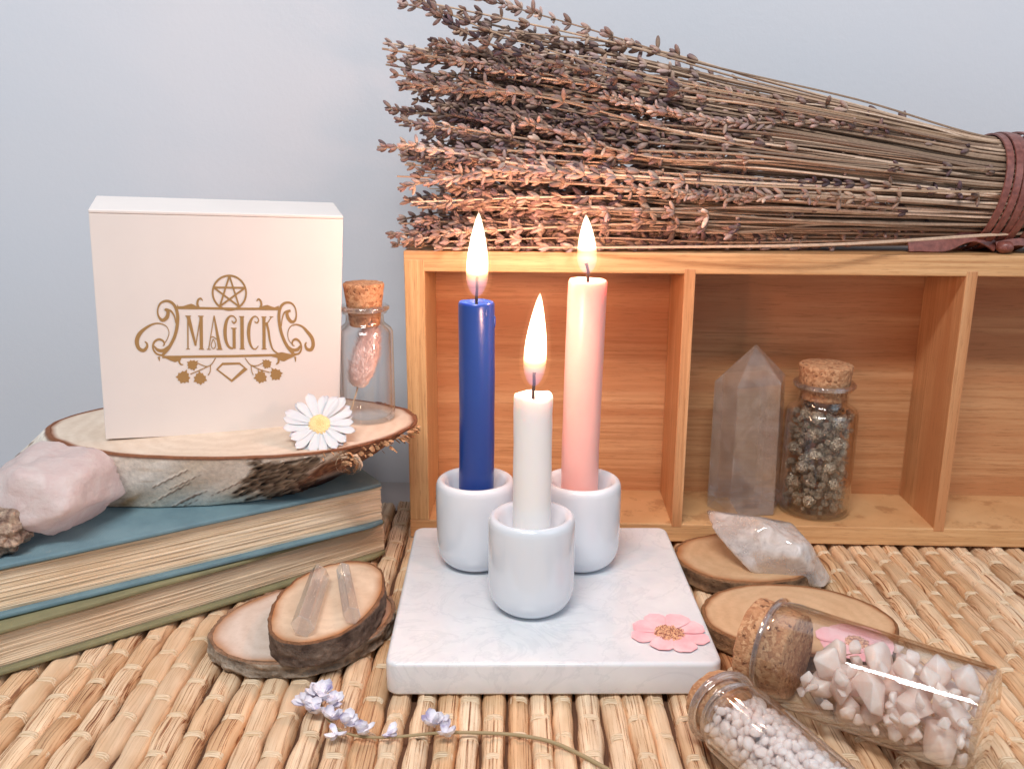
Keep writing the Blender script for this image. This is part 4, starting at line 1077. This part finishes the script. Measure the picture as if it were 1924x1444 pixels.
# ------------------------------------------------------------------ dried lavender bundle
LV = thing('lavender_bundle', 'big dried lavender bundle tied with brown leather cord on top of the bamboo shelf', 'lavender', (0, 0, 0))
def m_stem():
    m = mat('dried_stem', (.4, .3, .18), .7); n = N(m); n.color(n.mix(.5, n.attr(), n.ramp(n.noise(n.coord((.3, 3, 3)), 2, 3), [(.3, (.5, .45, .4)), (.7, (1.5, 1.5, 1.5))]), 'MULTIPLY')); return m
MS = m_stem()
budV, budF = [], []
prof = [(.02, 0), (.065, .07), (.098, .20), (.092, .34), (.06, .43), (.03, .47)]
bv, bf = lathe(prof, 7); bv = np.array(bv)
tv, tf = lathe([(.03, 0), (.06, .08), (.085, .17), (.02, .15)], 5); tv = np.array(tv)
rl = random.Random(21)
def stalk(i, n, front):
    r = rl
    rho = math.sqrt(r.random()); th = r.uniform(0, 2*PI)
    if front:      # seen from the camera: near side and upper side
        th = r.uniform(-PI*.62, PI*.62)-PI/2-.25; rho = r.uniform(.72, 1.0)
    tie = Vector((18.9, 37.0+1.95*rho*math.cos(th), 14.08+2.05*rho*math.sin(th)*(-1 if False else 1)))
    if front: tie = Vector((18.9, 37.0+1.95*rho*math.sin(th+0), 14.08+2.08*rho*math.cos(th)))
    ca, sa = ((tie.y-37.0)/1.95, (tie.z-14.08)/2.08)
    reach = r.choice([r.uniform(-4.9, -1.5), r.uniform(-4.6, 0.5), r.uniform(-3, 7)]) if r.random() < .955 else r.uniform(6, 15)
    # spread of the heads where the bundle fans out
    fy = 37.2+3.1*ca+r.uniform(-.5, .5); fz = 15.75+3.95*sa+r.uniform(-.55, .55)
    if sa > .75 and r.random() < .4: fz += r.uniform(0, 1.3)
    full = -2.5
    k = (18.9-reach)/(18.9-full)
    end = Vector((reach, tie.y+(fy-tie.y)*k, tie.z+(fz-tie.z)*k))
    mid = tie.lerp(end, .5)+Vector((0, r.uniform(-.12, .12), r.uniform(-.15, .15)+.25*sa*(1 if sa > 0 else 0)))
    q1 = tie.lerp(mid, .5)+Vector((0, 0, r.uniform(-.05, .05))); q2 = mid.lerp(end, .5)+Vector((0, r.uniform(-.3, .3), r.uniform(-.42, .36)))
    end.z += r.uniform(-.7, .6); end.y += r.uniform(-.5, .5)
    P = [Vector((24.5, tie.y+(tie.y-37)*.15, tie.z+(tie.z-14.08)*.10)), tie, q1, mid, q2, end]
    for p in P: p.z = max(p.z, 11.93+.06); 
    P = cr3(P, 7)
    for p in P: p.z = max(p.z, 11.93)
    return P, r
stem_tones = [(.45, .31, .21), (.61, .44, .32), (.34, .235, .165), (.73, .55, .42), (.27, .18, .13), (.55, .38, .27), (.43, .30, .215)]
bud_tones = [(.16, .11, .10), (.28, .20, .17), (.11, .075, .08), (.42, .31, .26), (.19, .135, .145), (.075, .05, .055), (.33, .23, .17), (.50, .38, .32), (.24, .155, .115)]
def stalk_mesh(P, r):
    st_ = r.choice(stem_tones); bt_ = r.choice(bud_tones)
    rad = r.uniform(.042, .075)
    v, f = tube(P, [rad*(1-.45*i/len(P)) for i in range(len(P))], 5, False)
    V = [np.array(v)]; F = [list(f)]; C = [np.tile(np.array(st_), (len(v), 1))]; nb = len(v)
    L = [0]
    for a, b in zip(P, P[1:]): L.append(L[-1]+(b-a).length)
    tot = L[-1]
    def at(s_):
        i = 0
        while i < len(L)-2 and L[i+1] < s_: i += 1
        k = (s_-L[i])/max(1e-6, L[i+1]-L[i]); return P[i].lerp(P[i+1], k), (P[i+1]-P[i]).normalized()
    hl = r.choice([r.uniform(3.5, 6.5), r.uniform(5, 8.5), r.uniform(7, 11)]); s_ = tot-hl; gap = r.uniform(.8, 1.5); first = True
    while s_ < tot-.05:
        if s_ > 5.2:
            p, d = at(s_); x = d.cross(Vector((0, 0, 1))).normalized(); y = d.cross(x)
            prog = (s_-(tot-hl))/hl
            nbud = r.choice([4, 5, 6, 6, 7]) if r.random() < .88 else 1
            a0 = r.uniform(0, 6.28)
            tc = tuple(c*.6+b*.4 for c, b in zip(bt_, r.choice(bud_tones)))
            for k in range(nbud):
                a = a0+2*PI*k/nbud+r.uniform(-.35, .35); sp = r.uniform(.10, .72) if r.random() < .88 else r.uniform(.9, 1.5)
                o = x*math.cos(a)+y*math.sin(a); e = (d*math.cos(sp)+o*math.sin(sp)).normalized()
                big = r.random() < .82
                src, fc = (bv, bf) if big else (tv, tf)
                sc = r.uniform(.66, 1.12)*(1-.30*prog)*(1.0 if big else 1.0)
                q = e.to_track_quat('Z', 'Y').to_matrix(); M = np.array(q)
                vv = (src*np.array([sc*.95, sc*.95, sc*1.08])) @ M.T+np.array(p+o*rad*.6)
                vv[:, 2] = np.maximum(vv[:, 2], 11.88)
                V.append(vv); F.append([tuple(j+nb for j in g) for g in fc]); nb += len(vv)
                br = r.uniform(.75, 1.3)
                base = np.array(tc)*br; tipc = base*np.array((1.15, 1.05, 1.15)) if r.random() < .7 else base*1.5
                w_ = np.clip(src[:, 2:3]/.46, 0, 1); cc = np.array(st_)*.9*(1-w_)+tipc*w_ if r.random() < .5 else base*(1-w_)+tipc*w_
                C.append(cc)
        s_ += gap*r.uniform(.75, 1.2); gap = max(.28, gap*r.uniform(.80, .98))
    return np.concatenate(V), [g for q in F for g in q], np.concatenate(C)
MLV = m_attr('dried_lavender', .75, (9, .35, .03), .25)
NF, NB = 94, 240
for i in range(NF):
    P, r = stalk(i, NF, True); v, f, c = stalk_mesh(P, r)
    obj('lavender_stalk', v, f, MLV, LV, col=c)
# a few loose stalks that stick out above and over the front edge
extra = [
    [(24.5, 37, 16.1), (18.9, 36.6, 16.05), (13, 36.4, 17.5), (7, 36.2, 18.75), (2.5, 36.2, 20.0), (-1.9, 36.2, 21.15)],
    [(24.5, 37, 16.0), (18.9, 36.2, 15.9), (12, 35.4, 17.0), (5, 34.9, 18.2), (0, 34.7, 19.4), (-3.9, 34.6, 20.9)],
    [(24.5, 37, 16.0), (18.9, 35.9, 15.7), (12, 35.0, 16.8), (5, 34.5, 17.9), (-.5, 34.5, 19.1), (-3.1, 34.6, 20.5)],
    [(24.5, 36, 15.4), (18.9, 35.3, 15.0), (12, 34.0, 15.3), (6, 33.6, 16.2), (1, 33.5, 17.4), (-3.9, 33.6, 17.8)],
    [(24.5, 36, 14.4), (18.9, 35.1, 14.2), (12, 33.7, 14.3), (5, 33.2, 14.6), (0, 33.2, 14.9), (-4.1, 33.3, 14.3)],
    [(24.5, 36, 12.7), (18.9, 35.4, 12.6), (12, 34.2, 12.3), (5, 34.7, 12.1), (0, 35.3, 12.0), (-3.0, 35.2, 11.97)],
]
for e in extra:
    rl.seed(len(e)+int(e[-1][2]*10)); P = cr3(e, 8); v, f, c = stalk_mesh(P, rl); obj('lavender_stalk', v, f, MLV, LV, col=c)
V = []; F = []; C = []; nb = 0
for i in range(NB):
    P, r = stalk(i, NB, i % 3 == 0); v, f, c = stalk_mesh(P, r)
    V.append(v); C.append(c); F += [tuple(j+nb for j in g) for g in f]; nb += len(v)
o = obj('inner_stalks', np.concatenate(V), F, MLV, LV, col=np.concatenate(C)); o['kind'] = 'stuff'
# leather cord
ml = mat('brown_leather', (.17, .045, .035), .38); _n = N(ml); _c = _n.coord(); _g = _n.noise(_c, 5, 5); _n.color(_n.ramp(_g, [(.3, (.14, .045, .036)), (.7, (.28, .10, .08))])); _n.bump(_g, .3, .03)
def strap(P, w_, th_, nrmfn):
    v = []; f = []
    P = [Vector(p) for p in P]
    for i, p in enumerate(P):
        d = (P[min(i+1, len(P)-1)]-P[max(i-1, 0)]).normalized(); n_ = nrmfn(p, i); s_ = d.cross(n_).normalized()
        for a, b in ((-.5, 0), (-.46, 1), (.46, 1), (.5, 0)): v.append(tuple(p+s_*a*w_+n_*b*th_))
    for i in range(len(P)-1):
        for k in range(4): q = (k+1) % 4; f.append((i*4+k, i*4+q, (i+1)*4+q, (i+1)*4+k))
    f += [(0, 1, 2, 3), tuple(len(v)-4+k for k in (3, 2, 1, 0))]
    return v, f
mbl = MB(); CT = Vector((20, 37.0, 14.08))
for k, (x0, sl, rr) in enumerate(((18.22, .42, 2.20), (18.55, .40, 2.25), (18.90, .30, 2.20), (19.22, .38, 2.26), (19.6, .15, 2.22), (20.0, .35, 2.26))):
    pts = []
    for i in range(49):
        a = 2*PI*i/48; pts.append((x0+sl*math.sin(a)*1.0, 37.0+rr*.98*-math.cos(a), 14.08+rr*math.sin(a)*.99))
    v, f = strap(pts, .27, .06, lambda p, i: Vector((0, p.y-37.0, p.z-14.08)).normalized()); mbl.add(v, f)
mbl.obj('cord_wrap', [ml], LV, smooth=False)
pts = [(18.6, 34.9, 12.10), (18.2, 34.9, 12.35), (17.7, 34.9, 12.5), (17.2, 34.9, 12.40), (16.7, 34.9, 12.15), (16.2, 34.9, 12.10), (15.6, 34.9, 12.12), (15.2, 34.9, 12.10)]
pts = [tuple(p+Vector((0, .75, 0))) for p in cr3(pts, 4)]
obj('cord_tail', *strap(pts, .50, .05, lambda p, i: Vector((0, -.90, .35)).normalized()), ml, LV, smooth=False)
pts = [tuple(p) for p in cr3([(18.5, 35.5, 12.15), (19.3, 35.4, 12.3), (20.2, 35.5, 12.15), (21.5, 35.6, 12.35)], 5)]
obj('cord_tail', *strap(pts, .30, .05, lambda p, i: Vector((0, -.90, .35)).normalized()), ml, LV, smooth=False)
obj('cord_knot', *stone((.36, .30, .26), 5, 8, 3, 8, .1), ml, LV, loc=(18.75, 35.30, 12.14))
